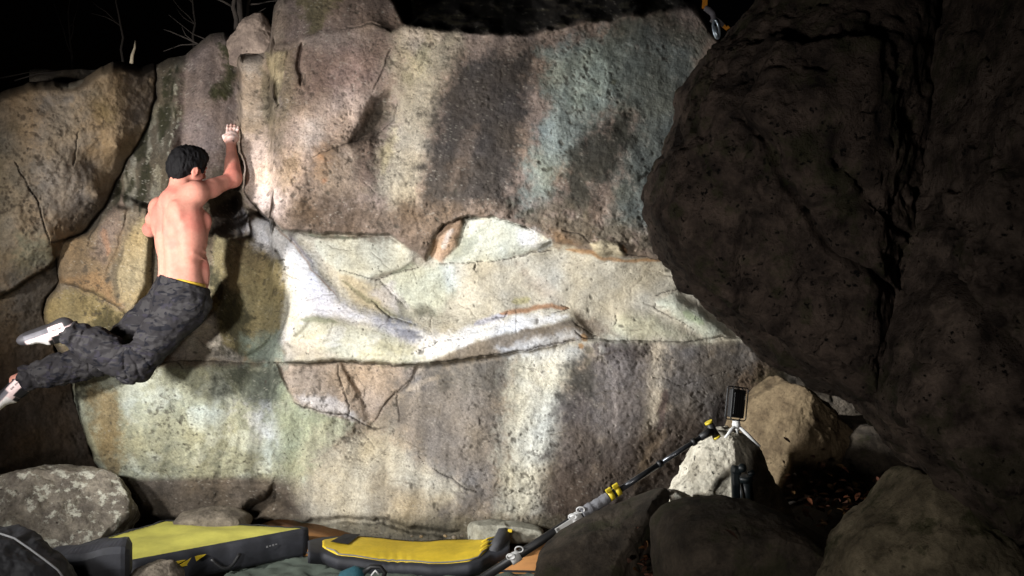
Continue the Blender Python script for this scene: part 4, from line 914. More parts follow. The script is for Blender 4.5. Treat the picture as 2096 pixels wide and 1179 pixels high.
def build_body():
    lo = np.array([-2.75, 4.44, .93]); hi = np.array([-1.5, 5.42, 2.52])
    s = SDF(lo, hi, .0052)
    # trunk
    s.ell(T(0,0,.02), (.150,.112,.13), TB, .02)
    s.ell(T(0,.005,.14), (.128,.092,.15), TB, .04)
    s.ell(T(0.004,.012,.33), (.158,.114,.19), TB, .05)
    s.ell(T(.0,.0,.45), (.145,.085,.10), TB, .05)
    for sg in (1,-1):
        s.ell(T(.122*sg,-.018,.33), (.046,.062,.15), TB, .045)            # lats
        s.ell(T(.086*sg,-.086,.415), (.058,.024,.08), TB, .035)            # shoulder blades
        s.cone(T(.04*sg,-.074,.0), T(.038*sg,-.082,.33), .022, .020, .06)  # spinal erectors
        s.ell(T(.075*sg,.085,.40), (.075,.035,.06), TB, .03)             # pectorals
    s.ell(T(.07,.09,.12), (.04,.03,.1), TB, .03); s.ell(T(-.07,.09,.12), (.04,.03,.1), TB, .03)
    for i, u in enumerate((.20,.245,.29)):                                # ribs on the visible flank
        s.cone(T(.150,-.02,u+.02), T(.130,.075,u-.02), .003, .003, .02)
    # neck, trapezius
    s.cone(T(0,-.018,.48), Hd(-.0,-.03,-.05), .064, .054, .035)
    s.cone(T(0,-.045,.50), S_r+Up*.03, .045, .035, .05); s.cone(T(0,-.045,.50), S_l+Up*.025, .045, .035, .05)
    s.cone(T(0,-.06,.30), T(0,-.05,.52), .03, .045, .06)
    # shoulders
    s.ell(S_r, (.056,.056,.054), TB, .045); s.ell(S_l, (.058,.058,.056), TB, .04)
    s.cone(T(.09,-.06,.44), S_r, .045, .05, .04); s.cone(T(-.09,-.05,.43), S_l, .045, .05, .04)
    # right arm
    s.cone(S_r, E_r, .052, .041, .03)
    d = E_r-S_r
    s.ell(S_r+d*.45+np.array([0,-.012,-.012]), (.034,.034,.034), None, .045)
    s.ell(E_r+np.array([.006,-.012,-.004]), (.033,.033,.033), None, .025)
    s.cone(E_r, W_r, .040, .027, .025)
    d = W_r-E_r
    s.cone(E_r+d*.12+np.array([.008,-.008,0]), E_r+d*.5, .039, .031, .03); s.cone(E_r+d*.10+np.array([-.014,.004,0]), E_r+d*.42, .030, .024, .03)
    # right hand on the hold: palm to the rock, thumb at the left
    hd = unit(H_r-W_r); hw = unit(np.cross(hd, [0.25,-1,0.0])); hw = hw if hw[0] > 0 else -hw; hn = np.cross(hw, hd); hn = hn if hn[1] > 0 else -hn
    HBs = (hw, hd, hn)
    s.cone(W_r, W_r+hd*.03, .025, .027, .015)
    s.ell(W_r+hd*.055, (.043,.05,.020), HBs, .02)
    tips = []
    for off, l, sp in ((-.028,.082,-.03),(-.0095,.094,-.01),(.0095,.090,.015),(.028,.072,.04)):
        a = W_r+hd*.088+hw*off
        b = a + unit(hd+hw*sp-hn*.05)*l*.42; c = b + unit(hd+hw*sp+hn*.18)*l*.34; e = c + unit(hd+hw*sp+hn*.5)*l*.26
        s.cone(a, b, .0088, .0086, .004); s.cone(b, c, .0092, .0086, .004); s.cone(c, e, .0086, .0076, .004); tips.append(e)
    a = W_r+hd*.028-hw*.030; b = a+unit(hd*.8-hw*.35+hn*.1)*.034; c = b+unit(hd*.9+hw*.05+hn*.5)*.028
    s.cone(a, b, .0145, .0115, .012); s.cone(b, c, .0112, .009, .005)
    # left arm folded in front, its hand on the rock
    s.cone(S_l, E_l, .045, .035, .03); s.ell(S_l+(E_l-S_l)*.5+np.array([-.008,-.012,0]), (.034,.034,.034), None, .04)
    s.cone(E_l, W_l, .036, .025, .025); s.cone(E_l+(W_l-E_l)*.1, E_l+(W_l-E_l)*.45, .037, .03, .03)
    d2 = unit(W_l-E_l); s.ell(W_l+d2*.045, (.034,.034,.03), None, .02)
    for q in range(4):
        a = W_l+d2*.07+np.array([0,.0,-.028+.018*q]); b = a+d2*.035; c = b+np.array([.01,.02,-.004])
        s.cone(a, b, .009, .0085, .006); s.cone(b, c, .0085, .0075, .004)
    a = W_l+d2*.03+np.array([0,0,.03]); s.cone(a, a+d2*.045+np.array([0,0,.02]), .012, .009, .008)
    # head: skull, jaw, face, ears
    s.ell(Hd(0,-.01,.02), (.073,.093,.088), HB, .02)
    s.ell(Hd(0,.035,-.035), (.056,.058,.075), HB, .035)
    s.ell(Hd(0,.062,-.085), (.03,.028,.022), HB, .025)
    s.ell(Hd(0,.085,.028), (.05,.012,.012), HB, .015)
    s.cone(Hd(0,.092,.02), Hd(0,.112,-.022), .008, .013, .01)
    for sg in (1,-1):
        s.ell(Hd(.03*sg,.094,.006), (.017,.012,.012), HB, .008, 'sub')
        s.ell(Hd(.03*sg,.083,.006), (.012,.012,.011), HB, .002)
        e0 = Hd(.073*sg,-.005,-.005)
        EB = (unit(hR*sg*.85-hF*.5), unit(hF*.85+hR*sg*.5), hU)
        s.ell(e0+EB[0]*.008, (.009,.019,.031), EB, .006)
        s.ell(e0+EB[0]*.019+EB[1]*.004, (.007,.010,.019), EB, .004, 'sub')
        s.cone(Hd(.05*sg,.05,-.03), Hd(.06*sg,.01,-.03), .018, .012, .02)
    s.cone(Hd(-.02,.088,-.052), Hd(.02,.088,-.052), .008, .008, .006); s.cone(Hd(-.022,.097,-.052), Hd(.022,.097,-.052), .0022, .0022, .003, 'sub')
    # legs inside the trousers, ankles
    for h_, k_, a_ in ((HIP_r,KN_r,AN_r),(HIP_l,KN_l,AN_l)):
        s.cone(h_, k_, .075, .05, .04); s.cone(k_, a_, .05, .034, .03); dd = unit(a_-k_)
        s.cone(a_-dd*.02, a_+dd*.03, .033, .034, .02)
    # spine furrow and small of the back
    for u0, u1 in ((.0,.14),(.14,.30),(.30,.46)):
        s.cone(T(0,-.128,u0), T(0,-.130 if u1 < .4 else -.124,u1), .013, .013, .03, 'sub')
    s.cone(T(.13,-.108,.36), T(.07,-.122,.325), .010, .010, .04, 'sub')
    co, F = s.mesh()
    skin = lin(230,158,138,.55); rose = lin(228,132,118,.52); pale = lin(232,172,154,.55)
    n = fbm3(co, .12, 3, 5)
    c = np.repeat(skin[None], len(co), 0)
    m = sstep(.0,.6,n)[:,None]; c = c*(1-m*.6)+rose*m*.6
    u = (co-PEL)@Up; m = (sstep(.18,.05,u)*.35)[:,None]; c = c*(1-m)+pale*m
    dh = np.linalg.norm(co-(W_r+hd*.09), axis=1); m = (sstep(.125,.06,dh)*.75*np.clip(.7+.6*fbm3(co,.02,2,9),0,1))[:,None]; c = c*(1-m)+lin(240,222,214)*m
    dw = np.linalg.norm(co-(W_r+hd*-.004+hw*.012-hn*.024), axis=1); m = (sstep(.009,.004,dw))[:,None]; c = c*(1-m)+lin(60,38,30)*m
    db = (co-PEL); 
    for sg in (1,-1):
        d_ = np.linalg.norm(co-Hd(.03*sg,.094,.006), axis=1); m = sstep(.010,.006,d_)[:,None]; c = c*(1-m)+lin(230,225,220)*m
        d_ = np.linalg.norm(co-Hd(.03*sg,.0965,.006), axis=1); m = sstep(.006,.0045,d_)[:,None]; c = c*(1-m)+lin(40,25,18)*m
    d_ = np.linalg.norm((co-Hd(0,.096,-.052))*np.array([1,1,2.]), axis=1); m = (sstep(.026,.02,d_)*.6)[:,None]; c = c*(1-m)+lin(176,96,84)*m
    body = mesh_from('person', co, F, tint_mat('skin', .62, .10, .18, 55, .09, .12), color=c)
    tag(body, 'bare-backed climber in dark camouflage trousers gripping the arete, legs swinging out', 'person')
    return body

BODY = build_body()

def build_hair():
    s = SDF(HC-.16, HC+.17, .0045)
    s.ell(Hd(0,-.012,.034), (.083,.104,.090), HB, .01)
    s.ell(Hd(0,.03,.085), (.066,.072,.042), HB, .03)
    s.ell(Hd(0,-.06,-.015), (.068,.052,.07), HB, .03)
    # hairline: open the face, ear and neck
    s.cut(Hd(0,0,-.085), -hU+hF*-.0)
    s.ell(Hd(0,.108,-.035), (.09,.05,.088), HB, .006, 'sub')
    for sg in (1,-1):
        s.ell(Hd(.088*sg,.02,-.03), (.034,.045,.052), HB, .008, 'sub')
    s.cone(Hd(0,-.03,-.13), Hd(0,-.13,-.12), .045, .03, .02, 'sub')
    def rg(p):
        q = np.stack([(p-HC)@hR*1.0, (p-HC)@hF*1.0, (p-HC)@hU*.35], 1)
        return -.007*fbm3(q, .014, 3, 31) - .004*fbm3(p, .04, 3, 32)
    s.rough(rg, .02)
    co, F = s.mesh()
    m, nt, b = new_mat('black_hair'); L = nt.links
    b.inputs['Base Color'].default_value = (.004,.0035,.004,1); b.inputs['Roughness'].default_value = .75; b.inputs['Specular IOR Level'].default_value = .15
    tc = N(nt,'ShaderNodeTexCoord'); mp = N(nt,'ShaderNodeMapping'); mp.inputs['Scale'].default_value = (180,180,35); n = N(nt,'ShaderNodeTexNoise'); n.inputs['Scale'].default_value = 1; n.inputs['Detail'].default_value = 4
    L.new(tc.outputs['Object'], mp.inputs[0]); L.new(mp.outputs[0], n.inputs['Vector'])
    bp = N(nt,'ShaderNodeBump'); bp.inputs['Strength'].default_value=.8; bp.inputs['Distance'].default_value=.006; L.new(n.outputs[0], bp.inputs['Height']); L.new(bp.outputs[0], b.inputs['Normal'])
    mesh_from('hair', co, F, m, BODY)
build_hair()

# camouflage cloth
def camo_mat():
    m, nt, b = new_mat('dark_camouflage_cloth'); L = nt.links
    tc = N(nt,'ShaderNodeTexCoord'); mp = N(nt,'ShaderNodeMapping'); mp.inputs['Scale'].default_value = (1,1,2.1); L.new(tc.outputs['Object'], mp.inputs[0])
    def ns(sc, d, off):
        n = N(nt,'ShaderNodeTexNoise'); n.inputs['Scale'].default_value = sc; n.inputs['Detail'].default_value = d; n.inputs['Distortion'].default_value = .8
        a = N(nt,'ShaderNodeVectorMath', operation='ADD'); a.inputs[1].default_value = off; L.new(mp.outputs[0], a.inputs[0]); L.new(a.outputs[0], n.inputs['Vector']); return n
    cur = None
    base = (.015,.0135,.015,1)
    for sc, off, colr, lo in ((11,(0,0,0),(.028,.026,.027,1),.52),(13,(5,2,1),(.005,.005,.008,1),.57),(16,(1,8,3),(.018,.016,.022,1),.60)):
        n = ns(sc, 2.5, off); r = N(nt,'ShaderNodeMapRange'); r.inputs[1].default_value = lo; r.inputs[2].default_value = lo+.02; L.new(n.outputs[0], r.inputs[0])
        x = N(nt,'ShaderNodeMix', data_type='RGBA'); L.new(r.outputs[0], x.inputs['Factor'])
        if cur is None: x.inputs['A'].default_value = base
        else: L.new(cur, x.inputs['A'])
        x.inputs['B'].default_value = colr; cur = x.outputs['Result']
    L.new(cur, b.inputs['Base Color']); b.inputs['Roughness'].default_value = .85; b.inputs['Specular IOR Level'].default_value=.2
    b.inputs['Sheen Weight'].default_value = 0
    n = N(nt,'ShaderNodeTexNoise'); n.inputs['Scale'].default_value = 24; n.inputs['Detail'].default_value = 4; L.new(tc.outputs['Object'], n.inputs['Vector'])
    bp = N(nt,'ShaderNodeBump'); bp.inputs['Strength'].default_value=.35; bp.inputs['Distance'].default_value=.01; L.new(n.outputs[0], bp.inputs['Height']); L.new(bp.outputs[0], b.inputs['Normal'])
    return m

def build_trousers():
    lo = np.array([-2.76, 4.4, .88]); hi = np.array([-1.58, 5.16, 1.60])
    s = SDF(lo, hi, .0052)
    s.ell(T(0,0,.0), (.176,.138,.20), TB, .03); s.ell(T(0,-.02,-.04), (.165,.14,.12), TB, .03)
    WA = T(0,-.005,.075)
    for h_, k_, a_, r0, r1, r2, r3 in ((HIP_r,KN_r,AN_r,.118,.098,.096,.07),(HIP_l,KN_l,AN_l,.112,.088,.086,.072)):
        s.cone(h_, k_, r0, r1, .05); e = k_+(a_-k_)*.9
        s.cone(k_, e, r2, r3, .025)
        s.cone(k_+(a_-k_)*.2, k_+(a_-k_)*.6, r2*1.0, r2*.98, .04)
    # crease behind the knee
    for h_, k_, a_ in ((HIP_r,KN_r,AN_r),):
        bis = unit(unit(h_-k_)+unit(a_-k_)); s.ell(k_+bis*.125, (.03,.05,.03), None, .03, 'sub')
    def rg(p):
        out = np.zeros(len(p))
        for h_, k_, a_ in ((HIP_r,KN_r,AN_r),(HIP_l,KN_l,AN_l)):
            dk = np.linalg.norm(p-k_, axis=1); bis = unit(unit(h_-k_)+unit(a_-k_))
            w = sstep(.22,.05,dk)
            # folds fan out from the hollow of the knee
            side = unit(np.cross(unit(h_-k_), unit(a_-k_)))
            q = p-(k_+bis*.13); ang = np.arctan2(q@unit(h_-a_), -(q@bis))
            out += w*.017*((1-np.abs(np.sin(ang*7+1.6*fbm3(p,.09,2,41))))**2.5-.2)*sstep(.2,.03,np.abs((p-k_)@side-.02))
            tt = (p-k_)@unit(a_-k_)/np.linalg.norm(a_-k_)
            out += .006*sstep(.55,.95,tt)*sstep(1.3,1.0,tt)*np.sin(tt*38+4*fbm3(p,.07,2,43))
        uw = (p-PEL)@Up
        azm = np.arctan2((p-PEL)@Rt, (p-PEL)@Fw)
        out += sstep(.0,.07,uw)*.0018*np.sin(azm*30+2*fbm3(p,.05,2,44))
        # a long fold down the seat and thighs
        wz = 1-.8*sstep(.03,.08,uw)
        out += wz*.006*(1-2*np.abs(fbm3(p*np.array([1,1,1.3]), .085, 3, 42))) + .0035*fbm3(p, .03, 2, 45)
        return out
    s.rough(rg, .03)
    tilt = unit(Up + Rt*-.0 + Fw*.0 + np.array([.34,0,0]))
    s.cut(T(0,0,.085), tilt)
    for k_, a_ in ((KN_r,AN_r),(KN_l,AN_l)):
        pass
    co, F = s.mesh()
    tr = mesh_from('trousers', co, F, camo_mat(), BODY)
    # yellow waistband showing above the cloth
    s2 = SDF(T(-.2,-.2,.0)-.1, T(.2,.2,.15)+.1, .005)
    s2.ell(T(0,0,.02), (.1545,.1165,.135), TB, .01); s2.ell(T(0,.005,.14), (.133,.097,.15), TB, .04)
    s2.cut(T(0,0,.090), unit(tilt+np.array([-.10,0,0]))); s2.cut(T(0,0,.06), -tilt)
    co, F = s2.mesh()
    mesh_from('waistband', co, F, simple_mat('yellow_elastic', (.52,.33,.03), .7, 0, .1, 60), tr)
build_trousers()

def build_shoe(heel, toe, sole_n, ank, flip):
    t = unit(toe-heel); n = unit(sole_n - t*(sole_n@t)); sd = np.cross(t, n)
    L = np.linalg.norm(toe-heel)
    B = (t, sd, n); Q = lambda a, b, c: heel + t*a*L + sd*b + n*c   # n points out of the sole
    lo = np.minimum(heel, toe)-.11; hi = np.maximum(heel, toe)+.11
    s = SDF(lo, hi, .004)
    s.ell(Q(.17,0,-.044), (.056,.040,.054), B, .01)
    s.cone(Q(.17,0,-.040), Q(.5,0,-.048), .041, .044, .03)
    s.ell(Q(.68,.004*flip,-.032), (.090,.050,.036), B, .03)
    s.ell(Q(.89,.008*flip,-.024), (.046,.034,.024), B, .02)
    s.cone(Q(.18,0,-.05), ank, .034, .034, .02)
    s.cone(Q(.26,0,-.088), Q(.5,0,-.078), .024, .022, .02)      # tongue and straps
    s.cone(Q(.08,0,-.085), Q(.13,0,-.045), .006, .010, .008)   # heel loop
    s.ell(ank+unit(ank-Q(.18,0,-.05))*.03, (.03,.03,.03), None, .004, 'sub')
    co, F = s.mesh()
    a = (co-heel)@t/L; b = (co-heel)@sd; c = (co-heel)@n
    pink = lin(232,206,204,.9); grey = lin(96,94,100,.8); blk = lin(26,25,28,.8); white = lin(232,228,226,.9)
    colr = np.repeat(pink[None], len(co), 0)
    def put(m, cc):
        nonlocal colr
        m = np.clip(m,0,1)[:,None]; colr = colr*(1-m)+cc*m
    put(sstep(.42,.46,a)*sstep(-.032,-.026,c), grey)                       # rubber rand of the toe half
    put(sstep(.50,.54,a)*sstep(.90,.86,a)*sstep(-.03,-.035,c), white)    # pale vamp
    put(sstep(.22,.24,a)*sstep(.46,.43,a)*sstep(-.052,-.058,c), blk)      # strap
    put(sstep(.43,.45,a)*sstep(.54,.51,a)*sstep(-.066,-.072,c), blk)
    put(sstep(-.008,-.003,c), lin(48,46,48,.8))                           # sole rubber
    put(sstep(.17,.13,a)*sstep(-.034,-.026,c), lin(52,50,52,.8))
    put(sstep(.90,.95,a), lin(60,58,62,.8))
    put(sstep(-.098,-.104,c), blk)
    for k in range(7):                                                     # small dark lettering on the heel band
        put(sstep(.004,.002,np.abs((a-.20-.028*k)*L))*sstep(.005,.003,np.abs(c+.026))*(1 if k != 3 else 0), blk)
    sh = mesh_from('climbing_shoe', co, F, tint_mat('shoe_rubber_and_suede', .6, 0, .4, 120, .08, .1), BODY, color=colr)
    return sh, Q
shr, Qr = build_shoe(V3(140,650,4.56), V3(38,688,4.47), np.array([-.25,-.35,1.0]), AN_r, 1)
build_shoe(V3(44,758,4.88), V3(-34,838,4.82), np.array([-.75,-.35,-.2]), AN_l, -1)
# ------------------------------------------------------------------ small builders for gear
def add_box(bm, c, size, rot=None, bevel=0):
    r = bmesh.ops.create_cube(bm, size=1.0); vs_ = r['verts']
    for v in vs_:
        p = Vector((v.co.x*size[0], v.co.y*size[1], v.co.z*size[2]))
        if rot is not None: p = rot @ p
        v.co = p + Vector(c)
    if bevel:
        ed = list({e for v in vs_ for e in v.link_edges})
        bmesh.ops.bevel(bm, geom=ed, offset=bevel, segments=2, affect='EDGES', profile=.6)

def add_tube(bm, pts, radii, seg=12, cap=True):
    pts = [Vector(p) for p in pts]
    if not hasattr(radii, '__len__'): radii = [radii]*len(pts)
    rings = []; prev = None
    for i, p in enumerate(pts):
        t = (pts[min(i+1,len(pts)-1)]-pts[max(i-1,0)]).normalized()
        if prev is None: a = t.orthogonal().normalized()
        else: a = (prev - t*prev.dot(t)).normalized()
        prev = a; b = t.cross(a)
        rings.append([bm.verts.new(p+(a*math.cos(2*math.pi*k/seg)+b*math.sin(2*math.pi*k/seg))*radii[i]) for k in range(seg)])
    for i in range(len(rings)-1):
        for k in range(seg):
            bm.faces.new((rings[i][k], rings[i][(k+1)%seg], rings[i+1][(k+1)%seg], rings[i+1][k])).smooth = True
    if cap:
        bm.faces.new(rings[0][::-1]); bm.faces.new(rings[-1])

def add_ball(bm, c, r, sc=(1,1,1), seg=16):
    q = bmesh.ops.create_uvsphere(bm, u_segments=seg, v_segments=seg//2+2, radius=r)
    for v in q['verts']: v.co = Vector((v.co.x*sc[0], v.co.y*sc[1], v.co.z*sc[2])) + Vector(c)
    for f in {f for v in q['verts'] for f in v.link_faces}: f.smooth = True

def child(name, bm, mat, parent, smooth=False):
    return bm_obj(name, bm, mat, parent, smooth)

M_black = simple_mat('black_plastic', (.012,.012,.013), .5, 0, .2, 40)
M_vinyl = simple_mat('charcoal_nylon', (.020,.021,.027), .72, 0, .35, 14, .25)
M_yel = simple_mat('yellow_green_nylon', (.47,.44,.085), .75, 0, .24, 6, .2)
M_yel2 = simple_mat('strong_yellow_nylon', (.62,.44,.02), .7, 0, .18, 12, .25)
M_tan = simple_mat('orange_tan_foam_cloth', (.36,.165,.05), .8, 0, .18, 9, .2)
M_tarp = simple_mat('grey_green_tarp', (.085,.105,.085), .75, 0, .25, 8, .4)
M_white = simple_mat('white_plastic', (.72,.72,.71), .4, 0, .04, 30)
M_greyt = simple_mat('grey_cloth_tape', (.19,.19,.205), .85, 0, .25, 60, .4)
M_metal = simple_mat('scuffed_black_tube', (.06,.063,.07), .28, .75, .3, 40)
M_yclamp = simple_mat('yellow_plastic', (.68,.52,.03), .45, 0, .08, 30)
M_teal = simple_mat('teal_cloth', (.012,.075,.10), .8, 0, .25, 40, .3)
M_orange = simple_mat('orange_webbing', (.72,.32,.03), .7, 0, .15, 80, .2)
M_steel = simple_mat('pale_blue_alloy', (.55,.66,.78), .3, .8, .1, 30)
M_jacket = simple_mat('black_padded_cloth', (.010,.010,.012), .75, 0, .3, 20, .4)
M_pipe = simple_mat('grey_piping', (.16,.16,.165), .7, 0, .1, 40)

# ------------------------------------------------------------------ folded yellow crash pad
def top_pt(px, py, h):
    Y = (CAMZ-h)*FPX/(py-CY); return P(px, py, Y)
def build_pad():
    A, B, C, D = top_pt(338,1067,.17), top_pt(628,1082,.18), top_pt(262,1150,.165), top_pt(98,1136,.16)
    root = empty('crash_pad', ((A.x+C.x)/2, (A.y+C.y)/2, 0)); tag(root, 'big yellow green crash pad with black sides and a folded flap', 'crash pad', 'crash pads')
    # top sheet, slightly saggy, with thickness
    n = 36; bm = bmesh.new(); g = []
    for i in range(n+1):
        row = []
        for j in range(n+1):
            u, v = i/n, j/n
            p = (A*(1-u)+B*u)*(1-v) + (D*(1-u)+C*u)*v
            bulge = (1-(2*u-1)**4)*(1-(2*v-1)**4)
            p = p + Vector((0,0,.016*bulge + .006*math.sin(u*9+v*5)*bulge + .004*math.sin(v*17-u*6)*bulge))
            row.append(bm.verts.new(p))
        g.append(row)
    for i in range(n):
        for j in range(n): bm.faces.new((g[i][j], g[i+1][j], g[i+1][j+1], g[i][j+1]))
    bmesh.ops.recalc_face_normals(bm, faces=bm.faces)
    child('top_panel', bm, M_yel, root, True)
    # dark sides: rounded skirts on the four edges
    def skirt(p, q, out, t, name='side_panel', drop=.135):
        bm = bmesh.new(); m = 24; rows = []
        prof = [(-.012,.004),(.004,.006),(.016,-.004),(.021,-.02),(.023,-.06),(.021,-drop+.02),(.012,-drop),(-.05,-drop)]
        for i in range(m+1):
            u = i/m; c = p*(1-u)+q*u; w = .004*math.sin(u*21)+.003*math.sin(u*47+1)
            rows.append([bm.verts.new(c+out*(a+w)+Vector((0,0,b+.3*w))) for a, b in prof])
        for i in range(m):
            for k in range(len(prof)-1): bm.faces.new((rows[i][k], rows[i+1][k], rows[i+1][k+1], rows[i][k+1]))
        for e in (rows[0], rows[-1]): bm.faces.new(e)
        bmesh.ops.recalc_face_normals(bm, faces=bm.faces)
        return child(name, bm, M_vinyl, root, True)
    up = Vector((0,0,1))
    def outv(p, q): d = (q-p).normalized(); o = d.cross(up); cen = (A+B+C+D)/4; return o if (p-cen).dot(o) > 0 else -o
    front = skirt(B, C, outv(B,C), 0); skirt(A, B, outv(A,B), 0); skirt(D, A, outv(D,A), 0); skirt(C, D, outv(C,D), 0)
    # yellow slashes of the printed mark on the dark front side
    o = outv(B,C); d = (C-B)
    def onf(u, h): return B+d*u+o*.027+Vector((0,0,-.135*h))
    for u0, u1, h0, h1 in ((.71,.92,.26,.55),(.60,.76,.20,.48)):
        bm = bmesh.new(); q = [onf(u0+.035,h0), onf(u0,h0+.03), onf(u1-.05,h1), onf(u1,h1-.03)]
        q = [onf(u0,h0), onf(u0+.075,h0-.01), onf(u1,h1-.02), onf(u1-.075,h1)]
        f = bm.faces.new([bm.verts.new(p) for p in q]); r = bmesh.ops.extrude_face_region(bm, geom=[f])
        for v in r['geom']:
            if isinstance(v, bmesh.types.BMVert): v.co -= o*.005
        bmesh.ops.recalc_face_normals(bm, faces=bm.faces)
        child('printed_slash', bm, M_yel2, front)
    # pale scuffed wordmark
    for k in range(4):
        bm = bmesh.new(); c = onf(.20+.012*k*1.5, .32+.01*k); add_box(bm, c, (.010,.0015,.010 if k%2 else .006), Matrix.Rotation(math.atan2(d.y,d.x),3,'Z')); child('printed_letter', bm, M_pipe, front)
    # grab handle
    bm = bmesh.new(); hp = [onf(.42+.16*t, .36+.55*math.sin(t*math.pi)*.75)+o*(.018+.02*math.sin(t*math.pi)) for t in np.linspace(0,1,14)]
    add_tube(bm, hp, .009, 8); child('handle', bm, M_black, front, True)
    # folded flap in front: a thick dark slab end
    a, b = P(268,1148,3.72), P(92,1180,3.62); ax = (b-a).normalized(); w = ax.cross(up).normalized(); w = w if w.y < 0 else -w
    bm = bmesh.new(); rows = []; prof = [(.10,.085),(.02,.092),(-.06,.085),(-.075,.06),(-.078,0),(-.07,-.07),(.1,-.08)]
    for i in range(21):
        u = i/20; c = a*(1-u)+b*u; k = 1-.35*max(0,1-u*12)**2
        rows.append([bm.verts.new(c-w*(x*k)*1.0+Vector((0,0,z*k+.004*math.sin(u*13+x*30)))) for x, z in prof])
    for i in range(20):
        for k in range(len(prof)): bm.faces.new((rows[i][k], rows[i+1][k], rows[i+1][(k+1)%len(prof)], rows[i][(k+1)%len(prof)]))
    bm.faces.new(rows[0]); bm.faces.new(rows[-1]); bmesh.ops.recalc_face_normals(bm, faces=bm.faces)
    fl = child('folded_flap', bm, M_vinyl, root, False)
    # row of small dark letters along the left edge of the top
    e = (A-D); inn = ((C-D).normalized())
    r5 = random.Random(3)
    for k in range(17):
        u = .10+.045*k
        if k in (4,10): continue
        bm = bmesh.new(); c = D+e*u+inn*.035+Vector((0,0,.012)); add_box(bm, c, (.016+.008*r5.random(),.012,.0015), Matrix.Rotation(math.atan2(e.y,e.x)+.2*r5.uniform(-1,1),3,'Z')); child('printed_letter', bm, M_vinyl, root)
build_pad()

# ------------------------------------------------------------------ narrow yellow pad
def build_narrow():
    root = empty('narrow_pad', P(840,1150,4.5)); root.location.z = 0; tag(root, 'narrow bright yellow pad with dark ends, sagging in the middle', 'crash pad', 'crash pads')
    n, m = 70, 16
    bx = [630,662,700,735,800,880,960,1006,1046]; by = [1104,1100,1097,1096,1104,1107,1102,1094,1090]
    fx = [630,662,690,760,880,960,985,1006,1046]; fy = [1128,1126,1137,1146,1155,1150,1143,1130,1118]
    def hgt(px): t = (px-838)/208; return .085 + .05*t*t
    def pt(px, v, dz=0, grow=0):
        yb = np.interp(px, bx, by)-grow; yf = np.interp(px, fx, fy)+grow; py = yb+(yf-yb)*v
        h = hgt(px) + .012*math.sin(math.pi*v) - .035*max(0, v-.8)/.2*0
        cr_ = .006*math.sin((px-800)*.34)*math.exp(-((px-812)/34)**2)*max(0, v-.45) + .003*math.sin(px*.05+v*3)
        p = top_pt(px, py, h); return p + Vector((0, 0, dz+cr_))
    def slab(x0, x1, dz, grow, thick, name, mat, ends=0.0, par=None):
        bm = bmesh.new(); xs = np.linspace(x0, x1, n+1); rows = []; low = []
        for i, px in enumerate(xs):
            f = i/n; sh = ends*(1-min(1, f*9, (1-f)*9)**.5)
            rows.append([bm.verts.new(pt(px, sh+(1-2*sh)*(j/m), dz-.004*(j in (0,m)), grow)) for j in range(m+1)])
        for i in range(n):
            for j in range(m): bm.faces.new((rows[i][j], rows[i+1][j], rows[i+1][j+1], rows[i][j+1]))
        bmesh.ops.recalc_face_normals(bm, faces=bm.faces)
        if sum(f.normal.z for f in bm.faces) < 0: bmesh.ops.reverse_faces(bm, faces=bm.faces)
        r = bmesh.ops.extrude_face_region(bm, geom=bm.faces[:])
        vv = [v for v in r['geom'] if isinstance(v, bmesh.types.BMVert)]
        for v in vv: v.co.z -= thick
        bmesh.ops.recalc_face_normals(bm, faces=bm.faces)
        return child(name, bm, mat, par or root, True)
    slab(630, 1044, -.006, 4, .05, 'body', M_vinyl, .12)
    pan = slab(660, 1000, .004, -1, .004, 'yellow_panel', M_yel2, .30)
    bm = bmesh.new(); add_tube(bm, [pt(px, 1.0 if 690 < px < 985 else .82, .006, -1) for px in np.linspace(668, 996, 40)], .0035, 6); child('piping', bm, M_pipe, pan, True)
    # dark patch with the back flap
    bm = bmesh.new(); f = bm.faces.new([bm.verts.new(pt(*q)) for q in ((676,.42,.012),(712,.5,.012),(738,.02,.012),(706,-.02,.012))]); bmesh.ops.solidify(bm, geom=[f], thickness=.004); child('corner_flap', bm, simple_mat('grey_nylon_flap', (.045,.045,.05), .75, 0, .25, 20, .3), root)
    for q in range(4):
        bm = bmesh.new(); v = .14+.2*q; x = 1000-10*v; add_tube(bm, [pt(x-10, v, .010), pt(x+2, v-.03, .012), pt(x+20, v-.04, .010)], .0035, 6); child('stitched_strap', bm, M_yel2, root)
    M_c = simple_mat('grey_nylon_cuff', (.05,.05,.055), .75, 0, .3, 20, .3)
    bm = bmesh.new(); add_tube(bm, [pt(1008,.95,-.01), pt(1020,.65,.0), pt(1030,.35,.01), pt(1034,.0,.0)], [.028,.038,.04,.026], 14)
    for v in bm.verts: v.co += Vector((.004*math.sin(v.co.z*160), 0, .006*math.sin(v.co.x*110+v.co.y*60)))
    child('end_cuff', bm, M_c, root, True)
    bm = bmesh.new(); add_box(bm, pt(1044,.35,.035), (.022,.012,.016), None, .003); child('buckle', bm, M_yel2, root)
build_narrow()

